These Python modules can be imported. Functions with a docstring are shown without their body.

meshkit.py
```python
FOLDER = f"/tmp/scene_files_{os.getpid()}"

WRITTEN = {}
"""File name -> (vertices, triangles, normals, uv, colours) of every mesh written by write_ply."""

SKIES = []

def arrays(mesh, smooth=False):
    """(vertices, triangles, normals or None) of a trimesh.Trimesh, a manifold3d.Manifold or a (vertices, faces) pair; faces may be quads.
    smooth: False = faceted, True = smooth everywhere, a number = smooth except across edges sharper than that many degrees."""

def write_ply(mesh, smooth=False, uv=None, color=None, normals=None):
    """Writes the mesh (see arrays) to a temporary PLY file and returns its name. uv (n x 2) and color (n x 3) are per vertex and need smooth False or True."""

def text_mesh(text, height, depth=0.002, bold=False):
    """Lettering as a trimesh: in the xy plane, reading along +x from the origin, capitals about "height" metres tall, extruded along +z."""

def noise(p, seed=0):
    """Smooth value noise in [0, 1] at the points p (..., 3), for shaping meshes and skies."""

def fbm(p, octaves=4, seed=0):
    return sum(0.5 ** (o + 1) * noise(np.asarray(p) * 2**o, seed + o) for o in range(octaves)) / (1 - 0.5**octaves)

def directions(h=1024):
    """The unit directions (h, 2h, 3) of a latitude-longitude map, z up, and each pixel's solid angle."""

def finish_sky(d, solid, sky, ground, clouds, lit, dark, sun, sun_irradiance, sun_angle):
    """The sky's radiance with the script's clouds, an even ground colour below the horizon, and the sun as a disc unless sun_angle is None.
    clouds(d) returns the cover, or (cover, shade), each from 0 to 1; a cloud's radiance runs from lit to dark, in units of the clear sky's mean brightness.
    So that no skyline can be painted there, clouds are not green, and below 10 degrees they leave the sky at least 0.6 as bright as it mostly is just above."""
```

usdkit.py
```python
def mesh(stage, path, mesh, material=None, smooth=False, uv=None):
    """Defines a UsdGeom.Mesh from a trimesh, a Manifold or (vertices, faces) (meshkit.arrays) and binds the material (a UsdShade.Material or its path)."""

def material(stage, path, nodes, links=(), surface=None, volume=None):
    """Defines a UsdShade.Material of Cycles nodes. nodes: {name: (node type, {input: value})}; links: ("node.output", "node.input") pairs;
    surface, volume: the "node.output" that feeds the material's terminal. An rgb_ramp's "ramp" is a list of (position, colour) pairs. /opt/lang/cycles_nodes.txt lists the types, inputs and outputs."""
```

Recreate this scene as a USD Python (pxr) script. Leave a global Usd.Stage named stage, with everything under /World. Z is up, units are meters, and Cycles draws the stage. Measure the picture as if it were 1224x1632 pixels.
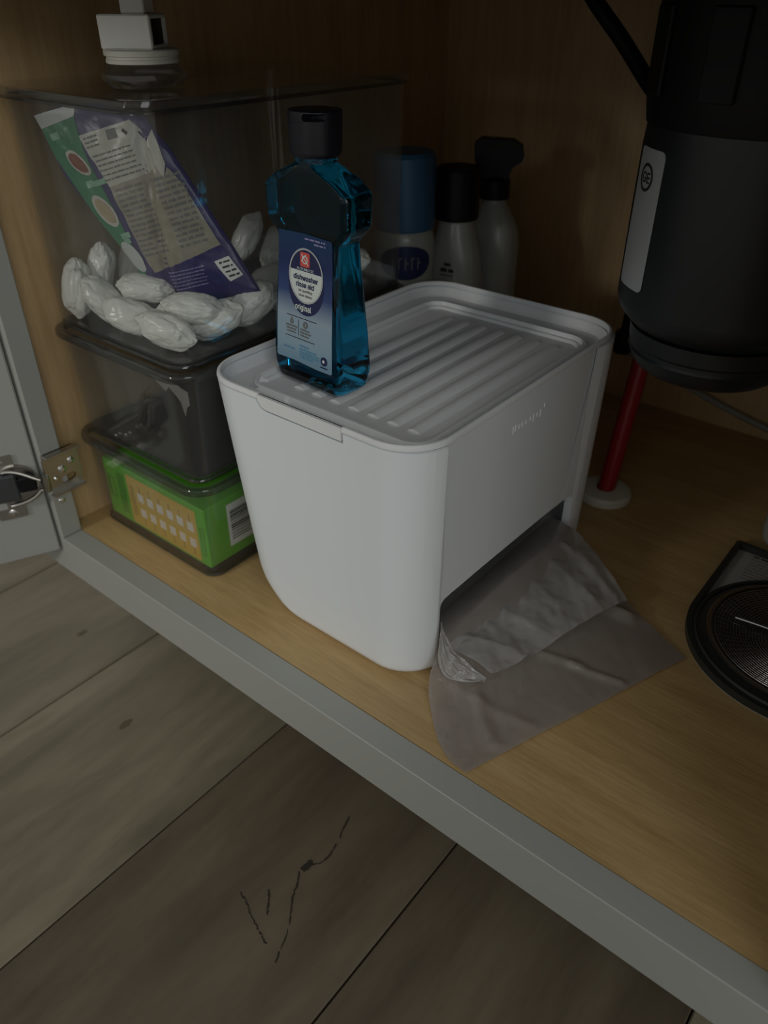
import math, random
import numpy as np, trimesh, manifold3d as m3
import shapely
from shapely.geometry import Polygon, Point, box as sbox, LineString
from shapely import affinity
from pxr import Usd, UsdGeom, UsdLux, Gf, UsdShade, Sdf
import usdkit, meshkit
from meshkit import text_mesh, fbm, noise

random.seed(7); rng = np.random.default_rng(7)
stage = Usd.Stage.CreateInMemory()
UsdGeom.SetStageUpAxis(stage, 'Z'); UsdGeom.SetStageMetersPerUnit(stage, 1.0)
world = UsdGeom.Xform.Define(stage, '/World'); stage.SetDefaultPrim(world.GetPrim())
UsdGeom.Scope.Define(stage, '/World/Looks')
S = 0.15                      # height of the cabinet's bottom shelf above the room floor
PI = math.pi

# ------------------------------------------------------------------ camera, light, exposure
CAM = (0.56318, -0.26493, 0.40002 + S)
RX, RY, RZ = ((0.774908, 0.632072, 0.001554), (-0.355915, 0.434311, 0.827465), (0.522343, -0.641762, 0.561515))
cam = UsdGeom.Camera.Define(stage, '/World/camera')
cam.CreateHorizontalApertureAttr(7.3); cam.CreateFocalLengthAttr(7.3 * 1228.49 / 1224)
cam.CreateFStopAttr(1.9); cam.CreateFocusDistanceAttr(0.49)
cam.CreateClippingRangeAttr((0.02, 100.0))
cam.CreateExposureAttr(-0.08)
mtx = Gf.Matrix4d(*RX, 0, *RY, 0, *RZ, 0, *CAM, 1)
cam.AddTransformOp().Set(mtx)

def look_at(pos, target):
    z = np.array(pos, float) - np.array(target, float); z /= np.linalg.norm(z)
    x = np.cross([0, 0, 1], z); x /= np.linalg.norm(x); y = np.cross(z, x)
    return Gf.Matrix4d(*x, 0, *y, 0, *z, 0, *map(float, pos), 1)

dome = UsdLux.DomeLight.Define(stage, '/World/room_light')       # the even, dim daylight of the kitchen
dome.CreateColorAttr((1.0, 1.0, 0.95)); dome.CreateIntensityAttr(0.108)
win = UsdLux.RectLight.Define(stage, '/World/window_light')      # a window of the kitchen, to the right of the camera
win.CreateWidthAttr(0.9); win.CreateHeightAttr(0.9); win.CreateColorAttr((0.93, 0.98, 1.0)); win.CreateIntensityAttr(3.2)
win.AddTransformOp().Set(look_at((1.93, -1.144, 1.18 + S), (0.3, 0.0, 0.25)))
lamp = UsdLux.SphereLight.Define(stage, '/World/ceiling_spot')      # added spot, no known lamp; low at front left to brighten that side
lamp.CreateRadiusAttr(0.10); lamp.CreateColorAttr((1.0, 0.98, 0.94)); lamp.CreateIntensityAttr(42.0)
lamp.AddTransformOp().Set(look_at((-0.05, -1.35, 0.74), (0.08, 0.0, 0.22)))
sh = UsdLux.ShapingAPI.Apply(lamp.GetPrim()); sh.CreateShapingConeAngleAttr(15.5); sh.CreateShapingConeSoftnessAttr(1.0)

# ------------------------------------------------------------------ materials
L = '/World/Looks/'
def pbr(name, color, rough=0.5, **k):
    d = dict(base_color=color, roughness=rough); d.update(k)
    return usdkit.material(stage, L + name, {'p': ('principled_bsdf', d)}, [], surface='p.BSDF')
def s2l(r, g, b):
    return tuple(((c / 255) / 12.92 if c / 255 <= 0.04045 else ((c / 255 + 0.055) / 1.055) ** 2.4) for c in (r, g, b))
def wood(name, stretch, dark, mid, light, rough=0.45, scale=9.0, bump=0.02, rand=0.0, fine=(0.86, 0.84, 0.82)):
    n = {'g': ('geometry', {}), 'mp': ('mapping', {'scale': stretch}),
         'n1': ('noise_texture', {'scale': scale, 'detail': 5.0, 'roughness': 0.6, 'distortion': 0.6}),
         'r': ('rgb_ramp', {'ramp': [(0.25, dark), (0.5, mid), (0.75, light)]}),
         'n2': ('noise_texture', {'scale': scale * 7, 'detail': 3.0, 'roughness': 0.6}),
         'r2': ('rgb_ramp', {'ramp': [(0.3, fine), (0.6, (1, 1, 1))]}),
         'mx': ('mix', {'mix_type': 'multiply', 'fac': 1.0}),
         'b': ('bump', {'strength': 0.25, 'distance': bump * 0.05}),
         'p': ('principled_bsdf', {'roughness': rough})}
    l = [('g.position', 'mp.vector'), ('mp.vector', 'n1.vector'), ('mp.vector', 'n2.vector'), ('n1.fac', 'r.fac'), ('n2.fac', 'r2.fac'),
         ('r.color', 'mx.color1'), ('r2.color', 'mx.color2'), ('n2.fac', 'b.height'), ('b.normal', 'p.normal')]
    if rand:
        n.update({'oi': ('object_info', {}), 'h': ('map_range', {'from_min': 0.0, 'from_max': 1.0, 'to_min': 1 - rand, 'to_max': 1 + rand}),
                  'hs': ('hsv', {}), 'ad': ('vector_math', {'math_type': 'add'}), 'sc': ('vector_math', {'math_type': 'scale', 'scale': 13.7, 'vector1': (1, 1, 1)}),
                  'cx': ('combine_xyz', {})})
        l = [x for x in l if x != ('g.position', 'mp.vector')]
        l += [('oi.random', 'h.value'), ('h.result', 'hs.value'), ('mx.color', 'hs.color'), ('hs.color', 'p.base_color'),
              ('oi.random', 'cx.x'), ('oi.random', 'cx.y'), ('cx.vector', 'sc.vector1'), ('g.position', 'ad.vector1'), ('sc.vector', 'ad.vector2'), ('ad.vector', 'mp.vector')]
    else:
        l += [('mx.color', 'p.base_color')]
    return usdkit.material(stage, L + name, n, l, surface='p.BSDF')
def clear(name, tint, rough=0.03, ior=1.45, haze=0.018):
    """a thin clear plastic sheet: see-through, mirror-like at a grazing angle"""
    return usdkit.material(stage, L + name, {'t0': ('transparent_bsdf', {'color': tint}), 'df': ('diffuse_bsdf', {'color': (0.8, 0.8, 0.78)}), 't': ('mix_closure', {'fac': haze}), 'g': ('glossy_bsdf', {'color': (1, 1, 1), 'roughness': rough}),
        'f': ('fresnel', {}), 'm': ('mix_closure', {}), 'ge': ('geometry', {}), 'io': ('map_range', {'from_min': 0.0, 'from_max': 1.0, 'to_min': ior, 'to_max': 1.0 / ior})},
        [('ge.backfacing', 'io.value'), ('io.result', 'f.IOR'), ('f.fac', 'm.fac'), ('t0.BSDF', 't.closure1'), ('df.BSDF', 't.closure2'), ('t.closure', 'm.closure1'), ('g.BSDF', 'm.closure2')], surface='m.closure')

M = {}
M['floor'] = wood('floor_planks', (7.0, 1.3, 4.0), (0.150, 0.124, 0.084), (0.245, 0.208, 0.140), (0.33, 0.285, 0.200), 0.5, 2.4, 0.02, 0.06, fine=(0.90, 0.89, 0.87))
M['floor2'] = wood('floor_planks_brown_shaded', (7.0, 1.3, 4.0), (0.095, 0.072, 0.047), (0.150, 0.118, 0.077), (0.20, 0.163, 0.110), 0.5, 2.4, 0.02, 0.06, fine=(0.90, 0.89, 0.87))  # browner planks, darkened further to paint in the shade at the right
M['under'] = pbr('subfloor', (0.03, 0.026, 0.02), 0.9)
M['shelf'] = wood('maple_shelf', (1.2, 12.0, 6.0), (0.42, 0.272, 0.112), (0.50, 0.338, 0.150), (0.57, 0.395, 0.190), 0.40, 4.0)
M['wall'] = wood('maple_wall', (10.0, 7.0, 0.7), (0.46, 0.30, 0.145), (0.55, 0.375, 0.19), (0.62, 0.43, 0.23), 0.45, 4.0)
M['paint'] = pbr('grey_paint', (0.36, 0.365, 0.335), 0.45)
M['toekick'] = pbr('toe_kick', (0.05, 0.045, 0.038), 0.7)  # colour darkened to put more shade under the rail
M['gap'] = pbr('dark_gap', (0.02, 0.02, 0.02), 0.8)
M['bin'] = pbr('white_plastic', (0.78, 0.815, 0.835), 0.38)
M['binlid'] = pbr('white_plastic_lid', (0.76, 0.77, 0.77), 0.42)
M['emboss'] = pbr('emboss_white', (0.9, 0.9, 0.9), 0.4)
M['nickel'] = pbr('nickel', (0.47, 0.45, 0.41), 0.30, metallic=1.0)
M['screwm'] = pbr('screw_steel', (0.72, 0.72, 0.70), 0.2, metallic=1.0)
M['darkplastic'] = pbr('dark_grey_plastic', (0.045, 0.048, 0.05), 0.45)
M['black'] = pbr('black_plastic', (0.005, 0.005, 0.006), 0.5, specular_ior_level=0.25)
M['navy'] = pbr('navy_cap', (0.006, 0.007, 0.014), 0.45)
M['clear'] = clear('clear_plastic', (0.93, 0.935, 0.93), ior=1.42)
M['edge_dark'] = clear('edge_darkened_plastic', (0.62, 0.62, 0.60), rough=0.06, ior=1.5)  # tint stands in for internal reflection that darkens thick clear edges
M['tint'] = clear('tinted_base', (0.40, 0.39, 0.37), rough=0.10, ior=1.5)
M['lid'] = clear('lid_plastic', (0.90, 0.90, 0.89), rough=0.05, ior=1.42)
M['white'] = pbr('matt_white', (0.72, 0.72, 0.68), 0.5)
M['cream'] = pbr('cream_plastic', (0.60, 0.59, 0.52), 0.5)
M['pod'] = pbr('pod_wrap', (0.80, 0.80, 0.75), 0.35, coat_weight=0.4, coat_roughness=0.2)
M['red'] = pbr('red_tube', (0.32, 0.012, 0.018), 0.35)
M['green'] = pbr('green_card', (0.115, 0.42, 0.028), 0.4, coat_weight=0.3)
M['darkgreen'] = pbr('green_ink', (0.025, 0.12, 0.008), 0.5)
M['yellow'] = pbr('yellow_panel', (0.60, 0.40, 0.07), 0.5)
M['palepink'] = pbr('pale_square', (0.72, 0.66, 0.60), 0.5)
M['ink'] = pbr('black_ink', (0.02, 0.02, 0.02), 0.6)
M['brownink'] = pbr('brown_ink', (0.26, 0.16, 0.03), 0.6)
M['paper'] = pbr('white_paper', (0.74, 0.74, 0.72), 0.5)
M['purple'] = pbr('purple_foil', (0.034, 0.026, 0.125), 0.3)
M['lilac'] = pbr('lilac_ink', (0.30, 0.27, 0.50), 0.4)
M['pouchwhite'] = pbr('pouch_white', (0.50, 0.49, 0.44), 0.3)
M['pouchbeige'] = pbr('pouch_beige', (0.30, 0.275, 0.215), 0.24)
M['pouchgreen'] = pbr('pouch_green', (0.035, 0.20, 0.09), 0.35)
M['palegreen'] = pbr('pale_green_ink', (0.22, 0.42, 0.30), 0.4)
M['foil'] = pbr('pouch_inner', (0.50, 0.52, 0.50), 0.3)
M['greyink'] = pbr('grey_ink', (0.16, 0.16, 0.15), 0.5)
M['bluecap'] = pbr('blue_cap', (0.03, 0.10, 0.19), 0.4)
M['darkblue'] = pbr('dark_blue_ink', (0.012, 0.022, 0.085), 0.4)
M['bottlewhite'] = pbr('bottle_white', (0.36, 0.37, 0.33), 0.3)
M['cable'] = pbr('grey_cable', (0.28, 0.28, 0.25), 0.5)
M['silver'] = pbr('silver_label', (0.50, 0.52, 0.53), 0.35, metallic=0.3)
M['disposer'] = pbr('disposer_shell', (0.009, 0.011, 0.013), 0.42)
M['edgegrey'] = pbr('package_edge', (0.022, 0.026, 0.024), 0.4)
M['steel'] = pbr('mesh_steel', (0.42, 0.42, 0.40), 0.3, metallic=1.0)
M['card'] = pbr('package_card', (0.40, 0.40, 0.37), 0.5)
M['navyink'] = pbr('navy_ink', (0.016, 0.022, 0.085), 0.4)
M['labelwhite'] = pbr('label_white', (0.66, 0.72, 0.68), 0.4)
M['ringgrey'] = pbr('label_silver_ring', (0.45, 0.47, 0.47), 0.35)
M['redmark'] = pbr('red_mark', (0.66, 0.09, 0.08), 0.4)
M['skyink'] = pbr('sky_ink', (0.10, 0.28, 0.44), 0.4)
M['liquid'] = pbr('rinse_liquid', (0.006, 0.215, 0.40), 0.05, transmission_weight=1.0, ior=1.36)
M['redfood'] = pbr('brown_red_print', (0.22, 0.06, 0.03), 0.4)
M['tan'] = pbr('tan_print', (0.42, 0.34, 0.22), 0.4)
M['brown'] = pbr('plank_crack', (0.03, 0.022, 0.015), 0.8)
M['knot'] = pbr('plank_knot', (0.13, 0.102, 0.066), 0.7)
# bottle label: printed from navy at the top to pale blue at the foot
M['label'] = usdkit.material(stage, L + 'bottle_label', {'g': ('geometry', {}), 's': ('separate_xyz', {}),
    'm': ('map_range', {'from_min': 0.195 + S, 'from_max': 0.279 + S, 'to_min': 0.0, 'to_max': 1.0}),
    'r': ('rgb_ramp', {'ramp': [(0.0, (0.17, 0.29, 0.38)), (0.12, (0.26, 0.37, 0.45)), (0.34, (0.30, 0.38, 0.46)), (0.52, (0.035, 0.065, 0.19)), (0.75, (0.010, 0.026, 0.11)), (1.0, (0.008, 0.045, 0.12))]}),
    'p': ('principled_bsdf', {'roughness': 0.35})}, [('g.position', 's.vector'), ('s.z', 'm.value'), ('m.result', 'r.fac'), ('r.color', 'p.base_color')], surface='p.BSDF')
# milky plastic film
def film(name, col, through):
    return usdkit.material(stage, L + name, {'t': ('transparent_bsdf', {'color': (0.95, 0.93, 0.92)}), 'd': ('diffuse_bsdf', {'color': col}), 'tl': ('translucent_bsdf', {'color': col}),
        'g': ('glossy_bsdf', {'color': (1, 1, 1), 'roughness': 0.16}), 'a': ('mix_closure', {'fac': 0.35}), 'b': ('mix_closure', {'fac': through}), 'f': ('fresnel', {}), 'io': ('map_range', {'from_min': 0.0, 'from_max': 1.0, 'to_min': 1.45, 'to_max': 1 / 1.45}), 'c': ('mix_closure', {}),
        'n': ('noise_texture', {'scale': 38.0, 'detail': 4.0, 'distortion': 1.2}), 'bp': ('bump', {'strength': 0.7, 'distance': 0.004}), 'ge': ('geometry', {})},
        [('ge.backfacing', 'io.value'), ('io.result', 'f.IOR'), ('ge.position', 'n.vector'), ('n.fac', 'bp.height'), ('bp.normal', 'g.normal'), ('d.BSDF', 'a.closure1'), ('tl.BSDF', 'a.closure2'), ('a.closure', 'b.closure1'), ('t.BSDF', 'b.closure2'),
         ('f.fac', 'c.fac'), ('b.closure', 'c.closure1'), ('g.BSDF', 'c.closure2')], surface='c.closure')
M['film'] = film('milky_film', (0.52, 0.49, 0.46), 0.56)
M['filmtop'] = film('milky_film_flap', (0.60, 0.59, 0.57), 0.52)

# ------------------------------------------------------------------ helpers
taken = {}
def free(path):
    n = taken.get(path, -1) + 1; taken[path] = n
    return path if n == 0 else f'{path}_{n:03d}'
def tag(prim, label=None, cat=None, group=None, kind=None):
    for k, v in (('label', label), ('category', cat), ('group', group), ('kind', kind)):
        if v: prim.SetCustomDataByKey(k, v)
    return prim
class Thing:
    """an Xform at the thing's base; meshes are given in cabinet coordinates (z = 0 on the shelf)"""
    def __init__(self, name, base, label=None, cat=None, group=None, kind=None):
        self.base = np.array(base, float); self.path = free('/World/' + name)
        x = UsdGeom.Xform.Define(stage, self.path); x.AddTranslateOp().Set(Gf.Vec3d(*(self.base + [0, 0, S])))
        tag(x.GetPrim(), label, cat, group, kind)
    def add(self, name, mesh, m, parent=None, smooth=30, label=None, kind=None):
        v, f = vf(mesh)
        p = free((parent or self.path) + '/' + name)
        usdkit.mesh(stage, p, trimesh.Trimesh(v - self.base, f, process=False), L + M_name(m), smooth=smooth)
        tag(stage.GetPrimAtPath(p), label, kind=kind)
        return p
def M_name(m): return M[m].GetPath().name
def vf(mesh):
    if isinstance(mesh, (list,)): mesh = trimesh.util.concatenate([tm(x) for x in mesh])
    mesh = tm(mesh)
    return np.array(mesh.vertices, float), np.array(mesh.faces)
def tm(x):
    if hasattr(x, 'to_mesh'):
        q = x.to_mesh(); return trimesh.Trimesh(np.array(q.vert_properties[:, :3], float), np.array(q.tri_verts), process=False)
    return x
def single(name, mesh, m, label, cat, group=None, kind=None, smooth=30):
    """a thing that is one mesh: an Xform-less Mesh straight under /World"""
    v, f = vf(mesh); base = np.array([(v[:, 0].min() + v[:, 0].max()) / 2, (v[:, 1].min() + v[:, 1].max()) / 2, v[:, 2].min()])
    p = free('/World/' + name)
    g = usdkit.mesh(stage, p, trimesh.Trimesh(v - base, f, process=False), L + M_name(m), smooth=smooth)
    g.AddTranslateOp().Set(Gf.Vec3d(*(base + [0, 0, S])))
    tag(g.GetPrim(), label, cat, group, kind)
    return p
def man(mesh):
    mesh = tm(mesh); mesh = trimesh.Trimesh(mesh.vertices, mesh.faces, process=True)
    return m3.Manifold(m3.Mesh(np.asarray(mesh.vertices, np.float32), np.asarray(mesh.faces, np.uint32)))
def bx(x0, x1, y0, y1, z0, z1, c=0.0):
    """a box, its edges chamfered by c"""
    c = min(c, (x1 - x0) * .45, (y1 - y0) * .45, (z1 - z0) * .45)
    if c <= 0:
        m = trimesh.creation.box((x1 - x0, y1 - y0, z1 - z0)); m.apply_translation(((x0 + x1) / 2, (y0 + y1) / 2, (z0 + z1) / 2)); return m
    p = []
    for X, sx in ((x0, 1), (x1, -1)):
        for Y, sy in ((y0, 1), (y1, -1)):
            for Z, sz in ((z0, 1), (z1, -1)):
                p += [(X + sx * c, Y + sy * c, Z), (X + sx * c, Y, Z + sz * c), (X, Y + sy * c, Z + sz * c)]
    return trimesh.Trimesh(np.array(p), process=False).convex_hull
def rrect(x0, x1, y0, y1, r, n=8):
    r = min(r, (x1 - x0) / 2 - 1e-5, (y1 - y0) / 2 - 1e-5); out = []
    for cx, cy, a0 in ((x1 - r, y0 + r, -PI / 2), (x1 - r, y1 - r, 0), (x0 + r, y1 - r, PI / 2), (x0 + r, y0 + r, PI)):
        for k in range(n + 1):
            a = a0 + PI / 2 * k / n; out.append((cx + r * math.cos(a), cy + r * math.sin(a)))
    return np.array(out)
def loft(rings):
    """closed solid through rings of (n,3) points, capped with fans"""
    n = len(rings[0]); v = np.vstack(rings); f = []
    for k in range(len(rings) - 1):
        for i in range(n):
            a, b = k * n + i, k * n + (i + 1) % n; f += [(a, b, b + n), (a, b + n, a + n)]
    c0, c1 = len(v), len(v) + 1
    v = np.vstack([v, rings[0].mean(0), rings[-1].mean(0)]); o = (len(rings) - 1) * n
    for i in range(n):
        f += [(c0, (i + 1) % n, i), (c1, o + i, o + (i + 1) % n)]
    return trimesh.Trimesh(v, np.array(f), process=False)
def ring(xy, z): return np.column_stack([xy, np.full(len(xy), z)])
def lathe(prof, cx, cy, n=40):
    m = trimesh.creation.revolve(np.array(prof, float), sections=n); m.apply_translation((cx, cy, 0))
    if m.volume < 0: m.invert()
    return m
def tube(pts, r, n=12, closed_caps=True):
    pts = np.array(pts, float); rr = np.broadcast_to(r, len(pts)); t = np.gradient(pts, axis=0); t /= np.linalg.norm(t, axis=1)[:, None]
    up = np.array([0, 0, 1.0]) if abs(t[0][2]) < 0.9 else np.array([1.0, 0, 0]); rings = []
    u = np.cross(t[0], up); u /= np.linalg.norm(u)
    for p, d, q in zip(pts, t, rr):
        u = u - d * (u @ d); u /= np.linalg.norm(u); w = np.cross(d, u)
        a = np.arange(n) * 2 * PI / n
        rings.append(p + q * (np.cos(a)[:, None] * u + np.sin(a)[:, None] * w))
    m = loft(rings)
    if m.volume < 0: m.invert()
    return m
def smoothline(pts, n=24):
    from scipy.interpolate import CubicSpline
    pts = np.array(pts, float); s = np.concatenate([[0], np.cumsum(np.linalg.norm(np.diff(pts, axis=0), axis=1))])
    return CubicSpline(s, pts)(np.linspace(0, s[-1], n))
def poly3(poly, h=0.0003, edge=None):
    geoms = [g for g in getattr(poly, 'geoms', [poly]) if g.geom_type == 'Polygon' and g.area > 1e-9]
    m = trimesh.util.concatenate([trimesh.creation.extrude_polygon(g, h, engine='earcut') for g in geoms])
    if edge:
        v, f = trimesh.remesh.subdivide_to_size(m.vertices, m.faces, edge, max_iter=14); m = trimesh.Trimesh(v, f, process=True)
    return m
def drape(mesh, fn, off=0.0):
    """lays a flat mesh in (u, v, thickness) on the surface fn(u, v, w)"""
    m = tm(mesh).copy(); v = m.vertices; m.vertices = fn(v[:, 0], v[:, 1], v[:, 2] + off); 
    return m
def text(s, height, width=None, cx=0, cy=0, bold=False, depth=0.00015):
    m = text_mesh(s, height, depth, bold); b = m.bounds
    if width: m.apply_scale([width / (b[1][0] - b[0][0]), 1, 1]); b = m.bounds
    m.apply_translation((cx - (b[0][0] + b[1][0]) / 2, cy - (b[0][1] + b[1][1]) / 2, 0)); return m
def words(x0, x1, y, h, seed, fill=1.0, depth=0.00015):
    """a printed line too small to read: short strokes in word lengths"""
    r = random.Random(seed); out = []; x = x0
    while x < x0 + (x1 - x0) * fill:
        w = h * r.uniform(1.2, 4.5); e = min(x + w, x1)
        out.append(bx(x, e, y, y + h * r.uniform(0.75, 1.0), 0, depth)); x = e + h * 0.7
    return trimesh.util.concatenate(out)
def sph(c, r, sub=2, sc=(1, 1, 1)):
    m = trimesh.creation.icosphere(sub, r); m.apply_scale(sc); m.apply_translation(c); return m
def rot(m, ang, axis, point):
    m = tm(m).copy(); m.apply_transform(trimesh.transformations.rotation_matrix(ang, axis, point)); return m

# ================================================================== THE ROOM FLOOR AND THE CABINET
fl = Thing('floor', (0.2, -0.6, -S), kind='structure', label='grey-brown wood plank floor in front of the sink cabinet')
fl.add('subfloor', bx(-1.6, 2.0, -2.2, 0.075, -S - 0.02, -S - 0.0065), 'under')
PW, X0 = 0.1868, 0.0118
k = 0
for i in range(-8, 10):
    xa, xb = X0 + i * PW + 0.0006, X0 + (i + 1) * PW - 0.0006
    cut = -0.55 - 0.31 * ((i * 37) % 5) / 2
    for ya, yb in ((-2.2, cut - 0.0006), (cut + 0.0006, 0.072)):
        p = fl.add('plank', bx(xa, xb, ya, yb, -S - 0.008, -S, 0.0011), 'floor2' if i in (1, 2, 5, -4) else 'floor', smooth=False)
        if i == 1 and yb > 0: cracked = p
        if i == 0 and yb > 0: knotty = p
        if i == -1 and yb > 0: knotty2 = p
def ribbon(pts, w, z, h=0.0003):
    r = random.Random(int(abs(pts[0][0]) * 1e4)); p = smoothline([(a, b, 0) for a, b in pts], 46)[:, :2]; parts = []
    p = p + np.array([[r.uniform(-1, 1), r.uniform(-1, 1)] for _ in p]) * 0.0006
    for k_ in range(len(p) - 1):
        if r.random() < 0.93: parts.append(LineString([p[k_], p[k_ + 1]]).buffer(w * r.uniform(0.5, 1.5), 2))
    m = poly3(shapely.union_all(parts), h); m.apply_translation((0, 0, z)); return m
fl.add('crack', ribbon([(0.306, .008), (.3133, -.0147), (.3126, -.0383), (.3062, -.0473), (.3128, -.058), (.3158, -.0647), (.3283, -.0816), (.3355, -.0951), (.3398, -.107)], 0.0005, -S), 'brown', cracked)
fl.add('crack', ribbon([(.2852, -.0897), (.293, -.0915), (.3002, -.0946), (.314, -.0995), (.3258, -.103)], 0.0004, -S), 'brown', cracked)
fl.add('crack', ribbon([(.2995, -.0744), (.306, -.081), (.3121, -.0883)], 0.0004, -S), 'brown', cracked)
def blob(cx, cy, a, b, seed):
    pts = []
    r = random.Random(seed)
    for q in range(18):
        t = q / 18 * 2 * PI; s = r.uniform(0.7, 1.15); pts.append((cx + a * s * math.cos(t), cy + b * s * math.sin(t)))
    m = poly3(Polygon(pts).buffer(0.0008), 0.0002); m.apply_translation((0, 0, -S)); return m
fl.add('knot', blob(.3085, -.043, .0020, .0050, 1), 'brown', cracked)
fl.add('knot', blob(.0866, -.0488, .0026, .0060, 2), 'knot', knotty)
fl.add('knot', blob(-.0486, -.0058, .0022, .0050, 3), 'knot', knotty2)

def struct(name, mesh, m, label=None, smooth=False):
    return single(name, mesh, m, label, None, kind='structure', smooth=smooth)
XR, YB, TOP = 0.61, 0.56, 0.55
struct('shelf', bx(-0.03, XR + .02, 0.0002, YB, -0.018, 0.0, 0.0), 'shelf', 'maple bottom shelf of the sink cabinet')
struct('wall_left', bx(-0.035, -0.017, 0.0, YB + .01, -0.02, TOP), 'wall', 'maple left side wall of the cabinet')
struct('wall_back', bx(-0.035, XR + .035, YB, YB + 0.012, -0.02, TOP), 'wall', 'maple back wall of the cabinet')
struct('wall_right', bx(XR + .012, XR + .030, 0.0, YB + .01, -0.02, TOP), 'wall', 'unseen maple right side wall of the cabinet, set close in to darken it')  # out of view; pulled in so the interior turns darker
struct('ceiling', bx(-0.06, XR + .06, -0.055, YB + 0.04, TOP, TOP + 0.03), 'paint', 'underside of the counter over the cabinet')
struct('trim_1', bx(-0.05, XR + .05, -0.019, 0.0, -0.0383, 0.0, 0.0006), 'paint', 'grey painted bottom rail of the cabinet face frame')
st = Thing('trim_2', (-0.02, -0.01, 0.0), kind='structure', label='grey painted left stile of the cabinet face frame')
st.add('stile', bx(-0.05, 0.0, -0.019, 0.0, 0.0002, TOP, 0.0010), 'paint')
sc_ = lathe([(0, 0.0016), (0.0016, 0.0013), (0.0028, 0.0006), (0.0031, 0.0), (0, 0)], 0, 0, 16)
sc_ = rot(sc_, PI / 2, (0, 1, 0), (0, 0, 0)); sc_.apply_translation((0.0, -0.0105, 0.0365))
st.add('screw', sc_, 'screwm', label='small screw head in the stile below the hinge')
struct('trim_3', bx(0.0, XR, -0.019, 0.0, TOP - 0.148, TOP, 0.001), 'paint', 'unseen grey painted top rail of the cabinet face frame, set low to shade the inside')  # out of view; lowered to cast shade deep into the cabinet
struct('trim_4', bx(XR, XR + .05, -0.019, 0.0, 0.0002, TOP, 0.001), 'paint', 'unseen grey painted right stile of the cabinet face frame, placed to shade the inside')  # out of view; positioned to block light from the right
struct('baseboard_front', bx(-0.05, XR + .05, 0.0725, 0.09, -S, -0.0183), 'toekick', 'toe kick under the cabinet, coloured dark for the shade there')
# open door, hinged on the left stile
DA = math.radians(66); dd = np.array([-math.cos(DA), -math.sin(DA), 0]); dn = np.array([math.sin(DA), -math.cos(DA), 0])   # along the door, out of its inner face
dh = np.array([-0.0045, -0.0215, 0])
def door_pt(u, w, z): return dh + dd * u + dn * w + np.array([0, 0, z])
def door_box(u0, u1, w0, w1, z0, z1, c=0.0):
    b = bx(u0, u1, w0, w1, z0, z1, c); v = b.vertices
    b.vertices = dh + v[:, :1] * dd + v[:, 1:2] * dn + np.array([0, 0, 1]) * v[:, 2:3]
    if b.volume < 0: b.invert()
    return b
struct('door_1', door_box(0, 0.44, -0.019, 0, -0.0125, TOP - 0.15, 0.0012), 'paint', 'grey painted cabinet door standing open at the left')

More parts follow.
